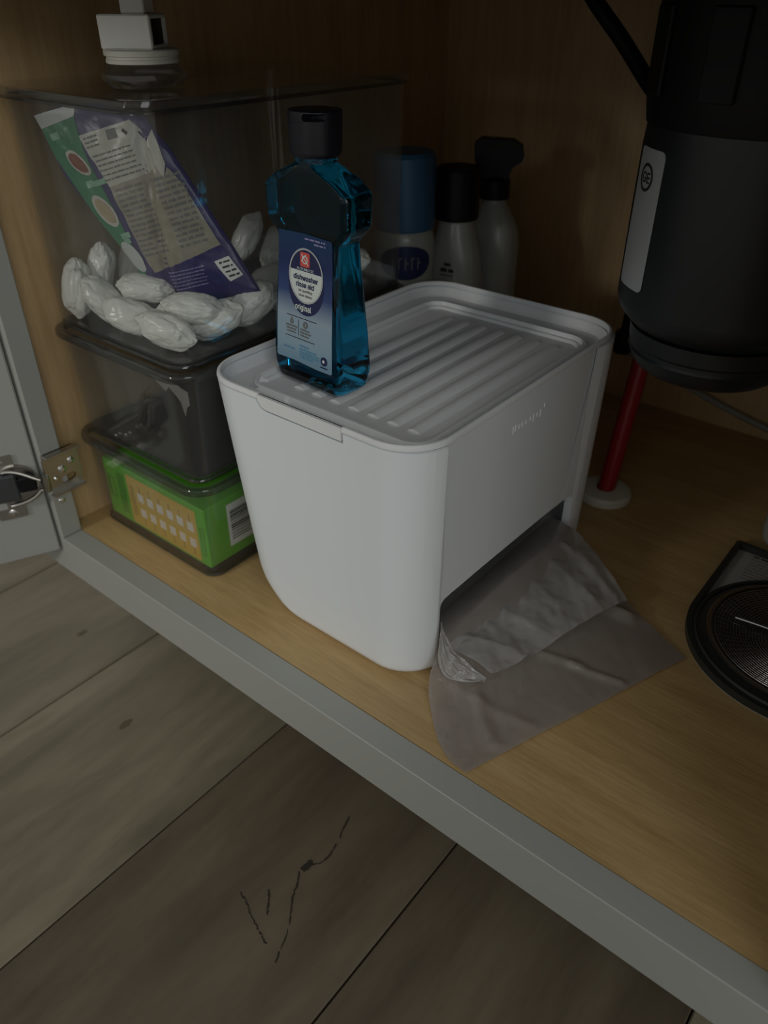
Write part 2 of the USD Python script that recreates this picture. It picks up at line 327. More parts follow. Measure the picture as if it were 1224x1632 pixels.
# ------------------------------------------------------------------ hinge
hg = Thing('cabinet_hinge', (0.0, -0.015, 0.045), 'nickel concealed hinge joining the open grey door to the cabinet stile', 'hinge')
def stile_plate(poly, x0, x1):      # polygon in (y, z) extruded along x
    m = trimesh.creation.extrude_polygon(poly, x1 - x0, engine='earcut'); v = m.vertices.copy()
    m.vertices = np.column_stack([x0 + v[:, 2], v[:, 0], v[:, 1]]); 
    if m.volume < 0: m.invert()
    return m
pl = Polygon([(-0.0195, 0.048), (0.0095, 0.046), (0.0125, 0.052), (0.0125, 0.080), (0.009, 0.084), (-0.0175, 0.084), (-0.0195, 0.078)]).buffer(-0.001).buffer(0.001)
slot_ = LineString([(-0.004, 0.0555), (0.003, 0.0565)]).buffer(0.0032)
plate = hg.add('mounting_plate', [stile_plate(pl.difference(slot_), 0.0002, 0.0022), bx(0.0002, 0.0085, -0.019, 0.0125, 0.0815, 0.084, 0.0005), bx(0.0002, 0.0085, -0.019, 0.011, 0.0462, 0.0485, 0.0005)], 'nickel')
def screw_at(y, z, r, x=0.0022):
    m = lathe([(0, 0.0016), (r * 0.6, 0.0014), (r, 0.0006), (r, 0.0), (0, 0)], 0, 0, 18); m = rot(m, PI / 2, (0, 1, 0), (0, 0, 0)); m.apply_translation((x, y, z)); return m
hg.add('screw', screw_at(-0.0045, 0.0655, 0.0036), 'screwm', plate)
hg.add('screw', screw_at(0.0045, 0.0705, 0.0030), 'screwm', plate)
hg.add('screw', screw_at(-0.0115, 0.0595, 0.0022), 'screwm', plate)
def dpoly(poly, w0, w1):            # polygon in (u, z) on the door's inner face
    m = trimesh.creation.extrude_polygon(poly, w1 - w0, engine='earcut'); v = m.vertices.copy()
    m.vertices = dh + v[:, :1] * dd + (w0 + v[:, 2:3]) * dn + v[:, 1:2] * np.array([0, 0, 1])
    if m.volume < 0: m.invert()
    return m
cup = Polygon([(0.010, 0.050), (0.040, 0.050), (0.040, 0.075), (0.010, 0.075)]).union(Point(0.0190, 0.0615).buffer(0.0182, 24))
fla = cup.union(sbox(0.0165, 0.0500, 0.0310, 0.0895)).union(sbox(0.0165, 0.0310, 0.0385, 0.0405)).union(sbox(0.0165, 0.0390, 0.0300, 0.0600)).buffer(-0.0015).buffer(0.0015)
flange = hg.add('cup_flange', [dpoly(fla, 0.0, 0.0016), dpoly(Point(0.0190, 0.0615).buffer(0.0182, 24).difference(Point(0.0190, 0.0615).buffer(0.0166, 24)), 0.0, 0.0035)], 'nickel')
for zc in (0.0360, 0.0840):
    s_ = lathe([(0, 0.0012), (0.0022, 0.0011), (0.0036, 0.0004), (0.0036, 0), (0, 0)], 0, 0, 18)
    v = s_.vertices.copy(); s_.vertices = dh + (0.0275 + v[:, :1]) * dd + (0.0016 + v[:, 2:3]) * dn + (zc + v[:, 1:2]) * np.array([0, 0, 1])
    if s_.volume < 0: s_.invert()
    hg.add('screw', s_, 'screwm', flange)
hg.add('damper_body', door_box(0.0175, 0.040, 0.0, 0.0085, 0.0505, 0.0745, 0.0015), 'darkplastic', label='dark grey plastic damper body of the hinge')
def ctube(uwz, r): return tube(smoothline([door_pt(*q) for q in uwz], 18), r, 8)
hg.add('arm', [ctube([(0.027, 0.0045, 0.0450), (0.018, 0.0060, 0.0462), (0.0085, 0.009, 0.0505), (0.001, 0.011, 0.0575)], 0.0018),
               ctube([(0.027, 0.0045, 0.0765), (0.016, 0.0070, 0.0755), (0.007, 0.010, 0.0710), (0.000, 0.012, 0.0670)], 0.0015)], 'nickel')
hg.add('knuckle', tube([(0.0035, -0.0215, 0.0535), (0.0045, -0.0215, 0.060), (0.0045, -0.0215, 0.0675)], 0.0032, 14), 'nickel')
hg.add('link', door_box(0.0035, 0.0172, 0.002, 0.009, 0.0565, 0.0700, 0.0012), 'black', label='black inner link of the hinge')

# ================================================================== WHITE BIN
BX0, BX1, BY0, BY1, BH = 0.157, 0.3495, 0.0312, 0.2985, 0.1866
def bin_ring(z, inset=0.0, shrink=0.0):
    t = z / BH
    x0 = 0.183 + (BX0 - 0.183) * min(t, 1) ** 0.9 + 0.026 * max(0, 1 - z / 0.034) ** 2.2; x1 = 0.3475 + (BX1 - 0.3475) * t; y0 = 0.0345 + (BY0 - 0.0345) * t; y1 = 0.294 + (BY1 - 0.294) * t
    a = inset + shrink
    r = 0.034 - inset
    return rrect(x0 + a, x1 - a, y0 + a, y1 - a, max(r, 0.006), 10)
R_B = 0.009
rings = [ring(bin_ring(z, 0, R_B - math.sqrt(max(R_B ** 2 - (R_B - z) ** 2, 0)) if z < R_B else 0), z) for z in (0, .0003, .001, .0022, .004, .0065, R_B, .013, .018, .024, .032, .05, .08, .11, .14, .165, BH - 0.004)]
outer = man(loft(rings))
inner = man(loft([ring(bin_ring(z, 0.0025, 0.0 if z > 0.02 else 0.006), z) for z in (0.003, 0.02, 0.06, 0.12, 0.17, 0.2)]))
body = outer - inner
# side panel set back on the right, with an opening below for the bags
yf, yb2 = 0.0585, 0.262
pan = Polygon([(0.36, yf - 0.002), (0.3500, yf - 0.002), (0.3465, yf), (0.3458, yf + 0.004), (0.3452, 0.11), (0.3452, 0.20), (0.3458, 0.230), (0.3468, 0.247), (0.3500, yb2), (0.36, yb2)])
cutp = m3.Manifold.extrude(m3.CrossSection([np.array(pan.exterior.coords)[:-1][::-1]]) if not pan.exterior.is_ccw else m3.CrossSection([np.array(pan.exterior.coords)[:-1]]), 0.25).translate((0, 0, -0.01))
panel_back = man(bx(0.3405, 0.3455, 0.045, 0.27, 0.004, BH - 0.0045))
body = (body + (panel_back ^ outer)) - cutp
sl = Polygon([(0.0615, 0.012), (0.2475, 0.012), (0.2475, 0.0565), (0.0615, 0.0625)]).buffer(-0.006).buffer(0.006)
slm = trimesh.creation.extrude_polygon(sl, 0.04, engine='earcut'); v = slm.vertices.copy(); slm.vertices = np.column_stack([0.325 + v[:, 2], v[:, 0], v[:, 1]]); slm.invert() if slm.volume < 0 else None
body = body - man(slm)
# notch in the front wall for the lid's tab
TX0, TX1 = 0.2165, 0.2905
notch = Polygon([(TX0, 0.20), (TX0, 0.1815), (TX0 + 0.0035, 0.1775), (TX0 + 0.008, 0.1762), (TX1, 0.1762), (TX1, 0.20)])
nm = trimesh.creation.extrude_polygon(notch, 0.0060, engine='earcut'); v = nm.vertices.copy(); nm.vertices = np.column_stack([v[:, 0], BY0 - 0.0010 + v[:, 2], v[:, 1]]); nm.invert() if nm.volume < 0 else None
body = body - man(nm)
bn = Thing('bag_dispenser_bin', (0.26, 0.16, 0.0), 'white plastic lidded bin with rounded corners, a bag drawn out of its side', 'bin')
bn.add('body', body, 'bin', smooth=35)
# lid: raised rim, sunken tray, a stepped inner panel with ribs running front to back
zt = BH - 0.012
def lid_ring(a, z): return ring(rrect(BX0 + a, BX1 - a - 0.0022, BY0 + a, BY1 - a, max(0.034 - a, 0.004), 10), z)
lid_o = man(loft([lid_ring(0.0003, BH - 0.0036), lid_ring(0.0000, BH - 0.0025), lid_ring(0.0004, BH - 0.0006), lid_ring(0.0012, BH)]))
rim_in = man(loft([lid_ring(0.0066, zt), lid_ring(0.0050, zt + 0.002), lid_ring(0.0036, zt + 0.006), lid_ring(0.0028, BH - 0.001), lid_ring(0.0022, BH + 0.002)]))
lid_low = man(loft([lid_ring(0.0034, zt - 0.004), lid_ring(0.0034, BH - 0.0005)]))
lid = (lid_o + lid_low) - rim_in
px0, px1, py0, py1 = BX0 + 0.024, BX1 - 0.019, BY0 + 0.024, BY1 - 0.026
def pr(a, z, r=0.016): return ring(rrect(px0 + a, px1 - a, py0 + a, py1 - a, r - a if r > a + .002 else .002, 8), z)
rdg = man(loft([pr(-0.0035, zt - 0.001), pr(-0.003, zt + 0.0008), pr(-0.001, zt + 0.0032), pr(0.0008, zt + 0.0032), pr(0.0022, zt - 0.001)]))
rcut = man(loft([pr(0.0055, zt - 0.0022), pr(0.0034, zt + 0.0012), pr(0.0016, zt + 0.0034), pr(0.001, zt + 0.005)]))
lid = (lid + rdg) - rcut
for q in range(7):
    xr_ = px0 + 0.030 + q * 0.0165
    rb = tube([(xr_, py0 + 0.020, zt - 0.0072), (xr_, py0 + 0.060, zt - 0.0063), (xr_, py1 - 0.055, zt - 0.0063), (xr_, py1 - 0.020, zt - 0.0072)], 0.0070, 36)
    lid = lid + man(rb)
# finger dent at the front left
dent = man(sph((0.1905, 0.060, zt + 0.0035), 0.009, 3, (1, 0.8, 0.62)).copy()) if False else None
lid = lid - man(lathe([(0, zt - 0.0022), (0.0085, zt - 0.0022), (0.0095, zt + 0.002), (0, zt + 0.002)], 0.1895, 0.0615, 28))
gapm = Polygon([(TX0 - 0.0002, 0.1828), (TX0, 0.1815), (TX0 + 0.0035, 0.1775), (TX0 + 0.008, 0.1762), (TX1 + 0.0004, 0.1762), (TX1 + 0.0004, 0.1828)])
gm = trimesh.creation.extrude_polygon(gapm, 0.0058, engine='earcut'); v = gm.vertices.copy(); gm.vertices = np.column_stack([v[:, 0], BY0 - 0.0010 + v[:, 2], v[:, 1]]); gm.invert() if gm.volume < 0 else None
lid = lid - man(gm)
ld = bn.add('lid', lid, 'binlid', smooth=28)
tab = Polygon([(TX0 + 0.0016, BH), (TX0 + 0.0016, 0.1824), (TX0 + 0.0048, 0.1790), (TX0 + 0.0088, 0.1779), (TX1 - 0.0010, 0.1779), (TX1 - 0.0010, BH)])
tbm = trimesh.creation.extrude_polygon(tab, 0.0028, engine='earcut'); v = tbm.vertices.copy(); tbm.vertices = np.column_stack([v[:, 0], BY0 - 0.0007 + v[:, 2], v[:, 1]]); tbm.invert() if tbm.volume < 0 else None
bn.add('tab', tbm, 'binlid', ld, label='front lip of the lid for opening it')
# faint raised mark on the side panel
def side_map(u, w, h): return np.column_stack([0.3452 + h, u, w])
mk = []
for i_, (du, hh, dz) in enumerate([(0, .0055, -.001), (.0028, .0045, 0), (.0075, .003, 0), (.0115, .0035, 0), (.0165, .0028, 0), (.022, .003, 0), (.0265, .0055, -.002), (.031, .003, 0), (.036, .0055, -.002), (.0405, .003, .0035)]):
    mk.append(bx(0.137 + du, 0.137 + du + 0.0009, 0.158 + dz, 0.158 + dz + hh, 0, 0.00035))
bn.add('raised_mark', drape(trimesh.util.concatenate(mk), side_map), 'emboss', smooth=False, label='faint raised lettering on the side of the bin')
bn.add('bag_roll', rot(lathe([(0, -0.09), (0.030, -0.09), (0.030, 0.085), (0, 0.085)], 0, 0, 32), PI / 2, (1, 0, 0), (0, 0, 0)).apply_translation((0.285, 0.155, 0.045)), 'film', label='grey roll of bags inside the bin')

# ================================================================== PLASTIC BAG drawn from the slot
from scipy.interpolate import RegularGridInterpolator, PchipInterpolator
def sheet(left, right, nu, nv, mid=None, amp=0.002, seed=0, thick=0.00025, folds=()):
    lft, rgt = smoothline(left, nv), smoothline(right, nv)
    U = np.linspace(0, 1, nu)[None, :, None]; P_ = lft[:, None, :] * (1 - U) + rgt[:, None, :] * U
    t = np.linspace(0, 1, nv)[:, None] * np.ones((1, nu)); u = np.ones((nv, 1)) * np.linspace(0, 1, nu)[None]
    if mid is not None: P_[..., 2] += mid(u, t)
    d = np.zeros_like(u)
    for (u0, v0, u1, v1, w, h) in folds:      # creases: short ridges along a segment
        ax, ay = u1 - u0, v1 - v0; s = np.clip(((u - u0) * ax + (t - v0) * ay) / (ax * ax + ay * ay), 0, 1)
        dist = np.hypot(u - u0 - s * ax, t - v0 - s * ay); d += h * np.clip(1 - dist / w, 0, 1) ** 1.3
    q = np.stack([u * 7 + t * 1.2, t * 3.2, np.full_like(u, seed)], -1)
    d += amp * (fbm(q, 4, seed) - 0.5) * 2 + amp * 0.55 * (0.25 - np.abs(fbm(q * 2.1, 3, seed + 7) - 0.5)) * 2
    P_[..., 2] = np.maximum(P_[..., 2] + d * np.minimum(1, t * 4), 0.0006)
    top = P_.reshape(-1, 3); bot = top - [0, 0, thick]
    v = np.vstack([top, bot]); N = len(top); f = []
    idx = lambda a, b: a * nu + b
    for a in range(nv - 1):
        for b in range(nu - 1):
            q4 = (idx(a, b), idx(a, b + 1), idx(a + 1, b + 1), idx(a + 1, b)); f += [(q4[0], q4[2], q4[1]), (q4[0], q4[3], q4[2])]
    f = np.array(f); f2 = f[:, ::-1] + N
    m = trimesh.Trimesh(v, np.vstack([f, f2]), process=False)
    e = trimesh.Trimesh(top, f, process=False)
    bd = e.edges[trimesh.grouping.group_rows(e.edges_sorted, require_count=1)]
    sd = np.vstack([np.column_stack([bd[:, 1], bd[:, 0], bd[:, 0] + N]), np.column_stack([bd[:, 1], bd[:, 0] + N, bd[:, 1] + N])])
    m = trimesh.Trimesh(v, np.vstack([f, f2, sd]), process=False)
    if m.volume < 0: m.invert()
    return m
pb = Thing('plastic_bag', (0.41, 0.10, 0.0), 'thin translucent grey plastic bag pulled out of the white bin onto the shelf', 'bag')
low = sheet([(0.332, 0.064, 0.030), (0.349, 0.058, 0.027), (0.3525, 0.045, 0.016), (0.360, 0.033, 0.006), (0.3717, 0.0215, 0.0012), (0.387, 0.0085, 0.0010), (0.4115, 0.0015, 0.0010)],
            [(0.332, 0.238, 0.030), (0.350, 0.2395, 0.030), (0.362, 0.2385, 0.026), (0.385, 0.2275, 0.017), (0.415, 0.211, 0.008), (0.450, 0.196, 0.003), (0.479, 0.1835, 0.0012)], 90, 90,
            mid=lambda u, t: 0.014 * np.sin(PI * u) ** 0.8 * (np.clip(1 - t, 0, 1) ** 0.9) * np.minimum(1, t * 6), amp=0.0016, seed=3,
            folds=[(0.12, 0.50, 0.30, 0.95, 0.04, 0.0015), (0.45, 0.55, 0.62, 0.80, 0.03, 0.002), (0.58, 0.76, 0.70, 0.97, 0.025, 0.0025), (0.75, 0.35, 0.95, 0.70, 0.05, 0.005), (0.85, 0.2, 0.95, 0.5, 0.03, 0.005), (0.2, 0.6, 0.15, 0.95, 0.04, 0.002)])
pb.add('lower_layer', low, 'film', smooth=True)
up = sheet([(0.330, 0.066, 0.026), (0.3465, 0.0655, 0.0245), (0.353, 0.065, 0.0235), (0.362, 0.0655, 0.0215), (0.374, 0.068, 0.0185), (0.386, 0.0685, 0.0150)],
           [(0.330, 0.239, 0.030), (0.348, 0.240, 0.030), (0.362, 0.236, 0.029), (0.382, 0.226, 0.026), (0.405, 0.212, 0.020), (0.424, 0.200, 0.014)], 80, 60,
           mid=lambda u, t: 0.002 * np.sin(PI * u) * np.minimum(1, t * 3) - 0.005 * np.exp(-((u - 0.33) / 0.2) ** 2) * t ** 2, amp=0.0034, seed=9,
           folds=[(0.22, 0.0, 0.44, 0.98, 0.09, 0.0024), (0.50, 0.0, 0.58, 0.7, 0.06, 0.0018), (0.68, 0.0, 0.80, 1.0, 0.10, 0.0032), (0.86, 0.05, 0.93, 1.0, 0.06, 0.0020), (0.05, 0.35, 0.24, 1.0, 0.08, 0.0026)])
pb.add('upper_layer', up, 'filmtop', smooth=True)
fold = sheet([(0.3480, 0.0605, 0.0470), (0.3525, 0.0530, 0.0370), (0.3555, 0.0485, 0.0245), (0.3610, 0.0480, 0.0150), (0.3700, 0.0530, 0.0105), (0.3830, 0.0640, 0.0115)],
             [(0.3482, 0.0612, 0.0465), (0.3525, 0.0600, 0.0385), (0.3585, 0.0605, 0.0300), (0.3660, 0.0625, 0.0225), (0.3745, 0.0650, 0.0165), (0.3842, 0.0655, 0.0122)], 30, 50,
             mid=lambda u, t: 0.003 * np.sin(PI * u) * np.sin(PI * t), amp=0.0030, seed=21, folds=[(0.1, 0.45, 0.7, 0.40, 0.09, 0.0022), (0.2, 0.62, 0.8, 0.52, 0.08, 0.0018), (0.3, 0.75, 0.9, 0.70, 0.08, 0.0016)])
pb.add('folded_corner', fold, 'filmtop', smooth=True)
pr_ = [bx(0.3615 + q * 0.0012, 0.3622 + q * 0.0012, 0.1115 - q * 0.0019, 0.1127 - q * 0.0019, 0.0, 0.0002) for q in range(15)]
# ================================================================== RINSE AID BOTTLE
QX, QY, QZ = 0.2180, 0.0915, zt
qa = math.radians(-3.5)
def qmap(x, y, z):
    return np.column_stack([QX + x * math.cos(qa) - y * math.sin(qa) + 0.022 * z, QY + x * math.sin(qa) + y * math.cos(qa), QZ + z])
prof = [(0.0, 0.0265, 0.0115), (0.0010, 0.0290, 0.0135), (0.0035, 0.0312, 0.0155), (0.008, 0.0322, 0.0163), (0.02, 0.0322, 0.0163), (0.04, 0.0312, 0.0152), (0.06, 0.0299, 0.0136), (0.08, 0.0285, 0.0120), (0.096, 0.0278, 0.0112),
        (0.0980, 0.0279, 0.0112), (0.1000, 0.0290, 0.0114), (0.1055, 0.0346, 0.0120), (0.1070, 0.0358, 0.0122), (0.1090, 0.0364, 0.0123), (0.1245, 0.0370, 0.0125), (0.1265, 0.0364, 0.0125), (0.1285, 0.0345, 0.0125), (0.1335, 0.0270, 0.0123), (0.1360, 0.0215, 0.0121), (0.1375, 0.0188, 0.0119), (0.1390, 0.0160, 0.0116), (0.141, 0.0130, 0.0110), (0.149, 0.0125, 0.0110)]
lin = lambda k: (lambda z: np.interp(z, [p[0] for p in prof], [p[k] for p in prof]))
PA, PB = lin(1), lin(2)
zz = np.unique(np.concatenate([np.linspace(0, 0.009, 9), [p[0] for p in prof], np.linspace(0.009, 0.149, 40)]))
rings = []
for z in zz:
    a, b = float(PA(z)), float(PB(z)); rr = min(0.0050, a, b) * (1.0 if z < 0.134 else min(2.0, 1.0 + (z - 0.134) * 150)) if z > 0.011 else min(0.0075, a, b)
    xy = rrect(-a, a, -b, b, min(rr, a, b), 8); rings.append(qmap(xy[:, 0], xy[:, 1], np.full(len(xy), z)))
bt = Thing('rinse_aid_bottle', (QX, QY, QZ), 'blue dishwasher rinse aid bottle with a dark cap standing on the white bin lid', 'bottle')
bt.add('body', loft(rings), 'liquid', smooth=32)
def capring(a, b, z, r): 
    xy = rrect(-a, a, -b, b, r, 10); return qmap(xy[:, 0], xy[:, 1], np.full(len(xy), z))
CZ = 0.1445
cap = man(loft([capring(.0140, .0128, CZ, .0124), capring(.0146, .0133, CZ + .0005, .0128), capring(.0157, .0142, CZ + .003, .0136), capring(.0161, .0145, CZ + .0225, .0138), capring(.0158, .0142, CZ + .0240, .0136), capring(.0147, .0131, CZ + .0246, .0128)]))
thumb = bx(0.0045, 0.0170, -0.018, -0.0060, CZ + 0.0195, CZ + 0.0235, 0.001); thumb.vertices = qmap(*thumb.vertices.T)
seam = bx(-0.03, 0.03, -0.03, -0.0141, CZ + 0.0185, CZ + 0.0190); seam.vertices = qmap(*seam.vertices.T)
bt.add('cap', cap - man(thumb) - man(seam), 'navy', smooth=35)
def front(u, w, h):        # label coordinates on the bottle's front face: u across, w height above the bottle's foot
    b = PB(np.clip(w, 0, 0.14)); return qmap(u, -b - 0.00025 - h, w)
LZ0, LZ1 = 0.0178, 0.101
lw = lambda z: 0.0268 - 0.036 * (z - LZ0) * 1.0
lab = Polygon([(-lw(LZ0), LZ0 + 0.0), (-0.010, LZ0 + 0.0006), (0.012, LZ0 - 0.0006), (lw(LZ0), LZ0 - 0.0004), (lw(LZ1) + 0.0003, LZ1), (0, LZ1 + 0.001), (-lw(LZ1) - 0.0003, LZ1)]).buffer(-0.0018).buffer(0.0018)
lp = bt.add('label', drape(poly3(lab, 0.00012, 0.006), front), 'label', smooth=True, label='blue label shading from navy to pale blue')
def dec(name, poly_or_mesh, m, off, label=None, edge=0.004):
    mesh = poly3(poly_or_mesh, 0.00008, edge) if hasattr(poly_or_mesh, 'exterior') or hasattr(poly_or_mesh, 'geoms') else poly_or_mesh
    return bt.add(name, drape(mesh, front, off), m, lp, smooth=False, label=label)
oc = (0.0012, 0.0790 - 0.003)
ov = affinity.scale(Point(0, 0).buffer(1, 40), 0.0157, 0.0172); ov = affinity.translate(ov, *oc)
low_o = affinity.translate(affinity.scale(Point(0, 0).buffer(1, 40), 0.0166, 0.0195), 0.0012, oc[1] - 0.0055)
dec('navy_disc', low_o, 'navyink', 0.00015)
dec('oval_rim', ov.difference(ov.buffer(-0.0011)), 'ringgrey', 0.00045)
inn = ov.buffer(-0.0009); split = oc[1] + 0.0028
dec('oval_top', inn.intersection(sbox(-1, split, 1, 1)), 'navyink', 0.0003)
dec('oval_bottom', inn.intersection(sbox(-1, -1, 1, split)), 'labelwhite', 0.0003)
sq = sbox(oc[0] - 0.0053, split + 0.0028, oc[0] + 0.0033, split + 0.0118).buffer(-0.0012).buffer(0.0012)
sqp = affinity.translate(sq, 0.0002, 0)
dec('red_mark', sqp, 'redmark', 0.0005)
cx_, cy_ = sqp.centroid.x, sqp.centroid.y
swirl = Point(cx_, cy_).buffer(0.0026).difference(Point(cx_, cy_).buffer(0.0018)).union(LineString([(cx_ - .003, cy_ + .003), (cx_ + .003, cy_ - .003)]).buffer(0.0003)).union(LineString([(cx_ - .003, cy_ - .001), (cx_ + .001, cy_ + .0032)]).buffer(0.0003))
dec('mark_lines', swirl, 'labelwhite', 0.0006)
dec('lettering', text('AUTOMATIC', 0.0016, 0.0155, oc[0] - 0.0005, split + 0.0014), 'labelwhite', 0.0005)
dec('lettering', text('dishwasher', 0.0031, 0.0225, oc[0], oc[1] - 0.0012, True), 'navyink', 0.0005)
dec('lettering', text('rinse aid', 0.0031, 0.0165, oc[0] - 0.0005, oc[1] - 0.0056, True), 'navyink', 0.0005)
dec('lettering', text('for sparkling', 0.0015, 0.0125, oc[0] - 0.0002, oc[1] - 0.0095), 'greyink', 0.0005)
dec('lettering', text('clean dishes', 0.0015, 0.0125, oc[0], oc[1] - 0.0122), 'greyink', 0.0005)
dec('lettering', text('original', 0.0036, 0.0150, -0.0006, oc[1] - 0.0206, True), 'labelwhite', 0.0005)
dec('fine_print', words(0.0005, 0.0185, 0.0985, 0.0011, 5), 'lilac', 0.0003)
dec('fine_print', words(0.0085, 0.0185, 0.0962, 0.0011, 6), 'lilac', 0.0003)
dec('rule', bx(-0.0165, 0.0118, 0.0484, 0.0488, 0, .0001), 'ink', 0.0004)
dec('rule', bx(-0.0175, 0.0105, 0.0343, 0.0347, 0, .0001), 'ink', 0.0004)
dec('rule', bx(-0.0052, -0.0049, 0.0365, 0.0470, 0, .0001), 'ink', 0.0004)
drop = Point(-0.0115, 0.0445).buffer(0.0016).union(Polygon([(-0.0130, 0.0450), (-0.0100, 0.0450), (-0.0115, 0.0478)]))
dec('drop_icon', drop.difference(Point(-0.0113, 0.0445).buffer(0.0007)), 'greyink', 0.0004)
dec('fan_icon', Point(0.0016, 0.0448).buffer(0.0023).difference(Point(0.0016, 0.0448).buffer(0.0009)), 'greyink', 0.0004)
for q, (xa, xb, z) in enumerate([(-.0172, -.0062, .0412), (-.0165, -.0072, .0392), (-.0160, -.0075, .0372), (-.003, .0055, .0407), (-.0035, .0070, .0387), (-.0028, .0058, .0367)]):
    dec('fine_print', words(xa, xb, z, 0.0011, 20 + q), 'greyink', 0.0004)
for q, (xa, xb, z) in enumerate([(-.0035, .0045, .0295), (-.004, .012, .0272), (-.004, .0145, .0254), (-.004, .015, .0236), (-.003, .009, .0218), (-.0195, -.0085, .0258)]):
    dec('fine_print', words(xa, xb, z, 0.0011, 40 + q), 'skyink', 0.0004)
lgc = (0.0195, 0.0250)
dec('round_logo', Point(*lgc).buffer(0.0030).difference(Point(*lgc).buffer(0.0010)).union(sbox(lgc[0] - .0032, lgc[1] - .0048, lgc[0] + .0032, lgc[1] - .0040)), 'navyink', 0.0004)
dec('round_logo', Point(lgc[0] - .0003, lgc[1]).buffer(0.0011), 'labelwhite', 0.0005)

# ================================================================== STACK OF CLEAR CONTAINERS
CX0, CX1, CY0, CY1 = -0.0095, 0.1548, 0.0190, 0.278
def crr(a, r=0.020): return rrect(CX0 + a, CX1 - a, CY0 + a, CY1 - a, max(r - a, 0.003), 8)
def container(zb, zt_, label, rim=True, taper=0.0070):
    """thin-walled clear tub from zb to zt_, with a thick edge-darkened foot and a thick rolled rim"""
    t = Thing('clear_container', ((CX0 + CX1) / 2, (CY0 + CY1) / 2, zb), label, 'container', 'clear stacking containers')
    o = man(loft([ring(crr(taper + 0.004), zb + 0.0002), ring(crr(taper + 0.0010), zb + 0.0015), ring(crr(taper), zb + 0.006), ring(crr(0.003), zt_)]))
    i = man(loft([ring(crr(taper + 0.0050), zb + 0.0030), ring(crr(taper + 0.0026), zb + 0.0050), ring(crr(taper + 0.0022), zb + 0.008), ring(crr(0.0052), zt_ + 0.0005)]))
    t.add('tub', o - i, 'clear', smooth=35)
    ft = man(loft([ring(crr(taper + 0.0035), zb), ring(crr(taper + 0.0002), zb + 0.0010), ring(crr(taper - 0.0010), zb + 0.0032), ring(crr(taper - 0.0004), zb + 0.0044)])) - o
    t.add('foot', ft, 'edge_dark', smooth=35)
    t.add('base_plate', loft([ring(crr(taper + 0.0056), zb + 0.0034), ring(crr(taper + 0.0056), zb + 0.0046)]), 'tint', smooth=False)
    if rim:
        rm = man(loft([ring(crr(0.0030), zt_ - 0.0062), ring(crr(-0.0012), zt_ - 0.0056), ring(crr(-0.0018), zt_ - 0.0042), ring(crr(-0.0018), zt_ - 0.0014), ring(crr(-0.0010), zt_ - 0.0002), ring(crr(0.0012), zt_)])) - man(loft([ring(crr(0.0030), zt_ - 0.02), ring(crr(0.0030), zt_ + 0.01)]))
        t.add('rim', rm, 'edge_dark', smooth=35)
    return t
Z1, Z2, Z3, Z4 = 0.0, 0.0895, 0.1815, 0.3425
container(Z1, Z2 - 0.0003, 'lowest clear container of the stack, holding a green and yellow carton')
container(Z2, Z3 - 0.0003, 'middle clear container of the stack, nearly empty, a jagged sheet for a reflection in it')
c3 = container(Z3, Z4, 'tall top container of the stack, full of white wrapped tablets', rim=False, taper=0.0055)
lido = man(loft([ring(crr(0.0015), Z4), ring(crr(-0.0010), Z4 + 0.0006), ring(crr(-0.0016), Z4 + 0.0022), ring(crr(-0.0010), Z4 + 0.0050), ring(crr(0.0010), Z4 + 0.0058)]))
lidi = man(loft([ring(crr(0.0045), Z4 - 0.001), ring(crr(0.0040), Z4 + 0.0036)]))
c3.add('lid', lido - lidi, 'lid', smooth=30)
c3.add('lid_edge', man(loft([ring(crr(0.0008), Z4 - 0.0022), ring(crr(-0.0014), Z4 - 0.0018), ring(crr(-0.0016), Z4 - 0.0002), ring(crr(0.0008), Z4 - 0.0001)])) - man(loft([ring(crr(0.0034), Z4 - 0.01), ring(crr(0.0034), Z4 + 0.01)])), 'edge_dark', smooth=30)

# green carton in the lowest container
gb = Thing('green_carton', (0.072, 0.09, 0.0035), 'bright green carton with a yellow check-box panel inside the lowest clear container', 'carton')
GX0, GX1, GY0, GY1, GZ0, GZ1 = 0.0035, 0.1395, 0.0315, 0.140, 0.0055, 0.0625
gb.add('carton', bx(GX0, GX1, GY0, GY1, GZ0, GZ1, 0.0010), 'green', smooth=False)
def gfront(u, w, h): return np.column_stack([u, GY0 - 0.0001 - h, w])
def gside(u, w, h): return np.column_stack([GX1 + 0.0001 + h, u, w])
yp = gb.add('yellow_panel', drape(bx(0.0365, 0.1285, 0.0085, 0.0575, 0, 0.00015), gfront), 'yellow', smooth=False, label='yellow panel printed with twelve pale check boxes')
for r_ in range(2):
    for c_ in range(6):
        x = 0.0540 + c_ * 0.0132 + (0.0006 if r_ else 0); z = 0.0395 - r_ * 0.0155
        gb.add('check_box', drape(bx(x - 0.0039, x + 0.0039, z - 0.0042, z + 0.0042, 0, 0.00012), gfront, 0.00016), 'palepink', yp, smooth=False)
        w_ = words(0, 0.0060, 0, 0.0011, r_ * 7 + c_); w_.apply_transform(trimesh.transformations.rotation_matrix(PI / 2, (0, 0, 1)))
        w_.apply_translation((x + 0.0007, z + (0.0056 if r_ == 0 else -0.0116), 0)); gb.add('month_print', drape(w_, gfront, 0.00016), 'brownink', yp, smooth=False)
for q in range(3):
    w_ = words(0, 0.030, 0, 0.0010, 70 + q); w_.apply_transform(trimesh.transformations.rotation_matrix(PI / 2, (0, 0, 1))); w_.apply_translation((0.0410 + q * 0.0022, 0.018, 0))
    gb.add('fine_print', drape(w_, gfront, 0.00016), 'brownink', yp, smooth=False)
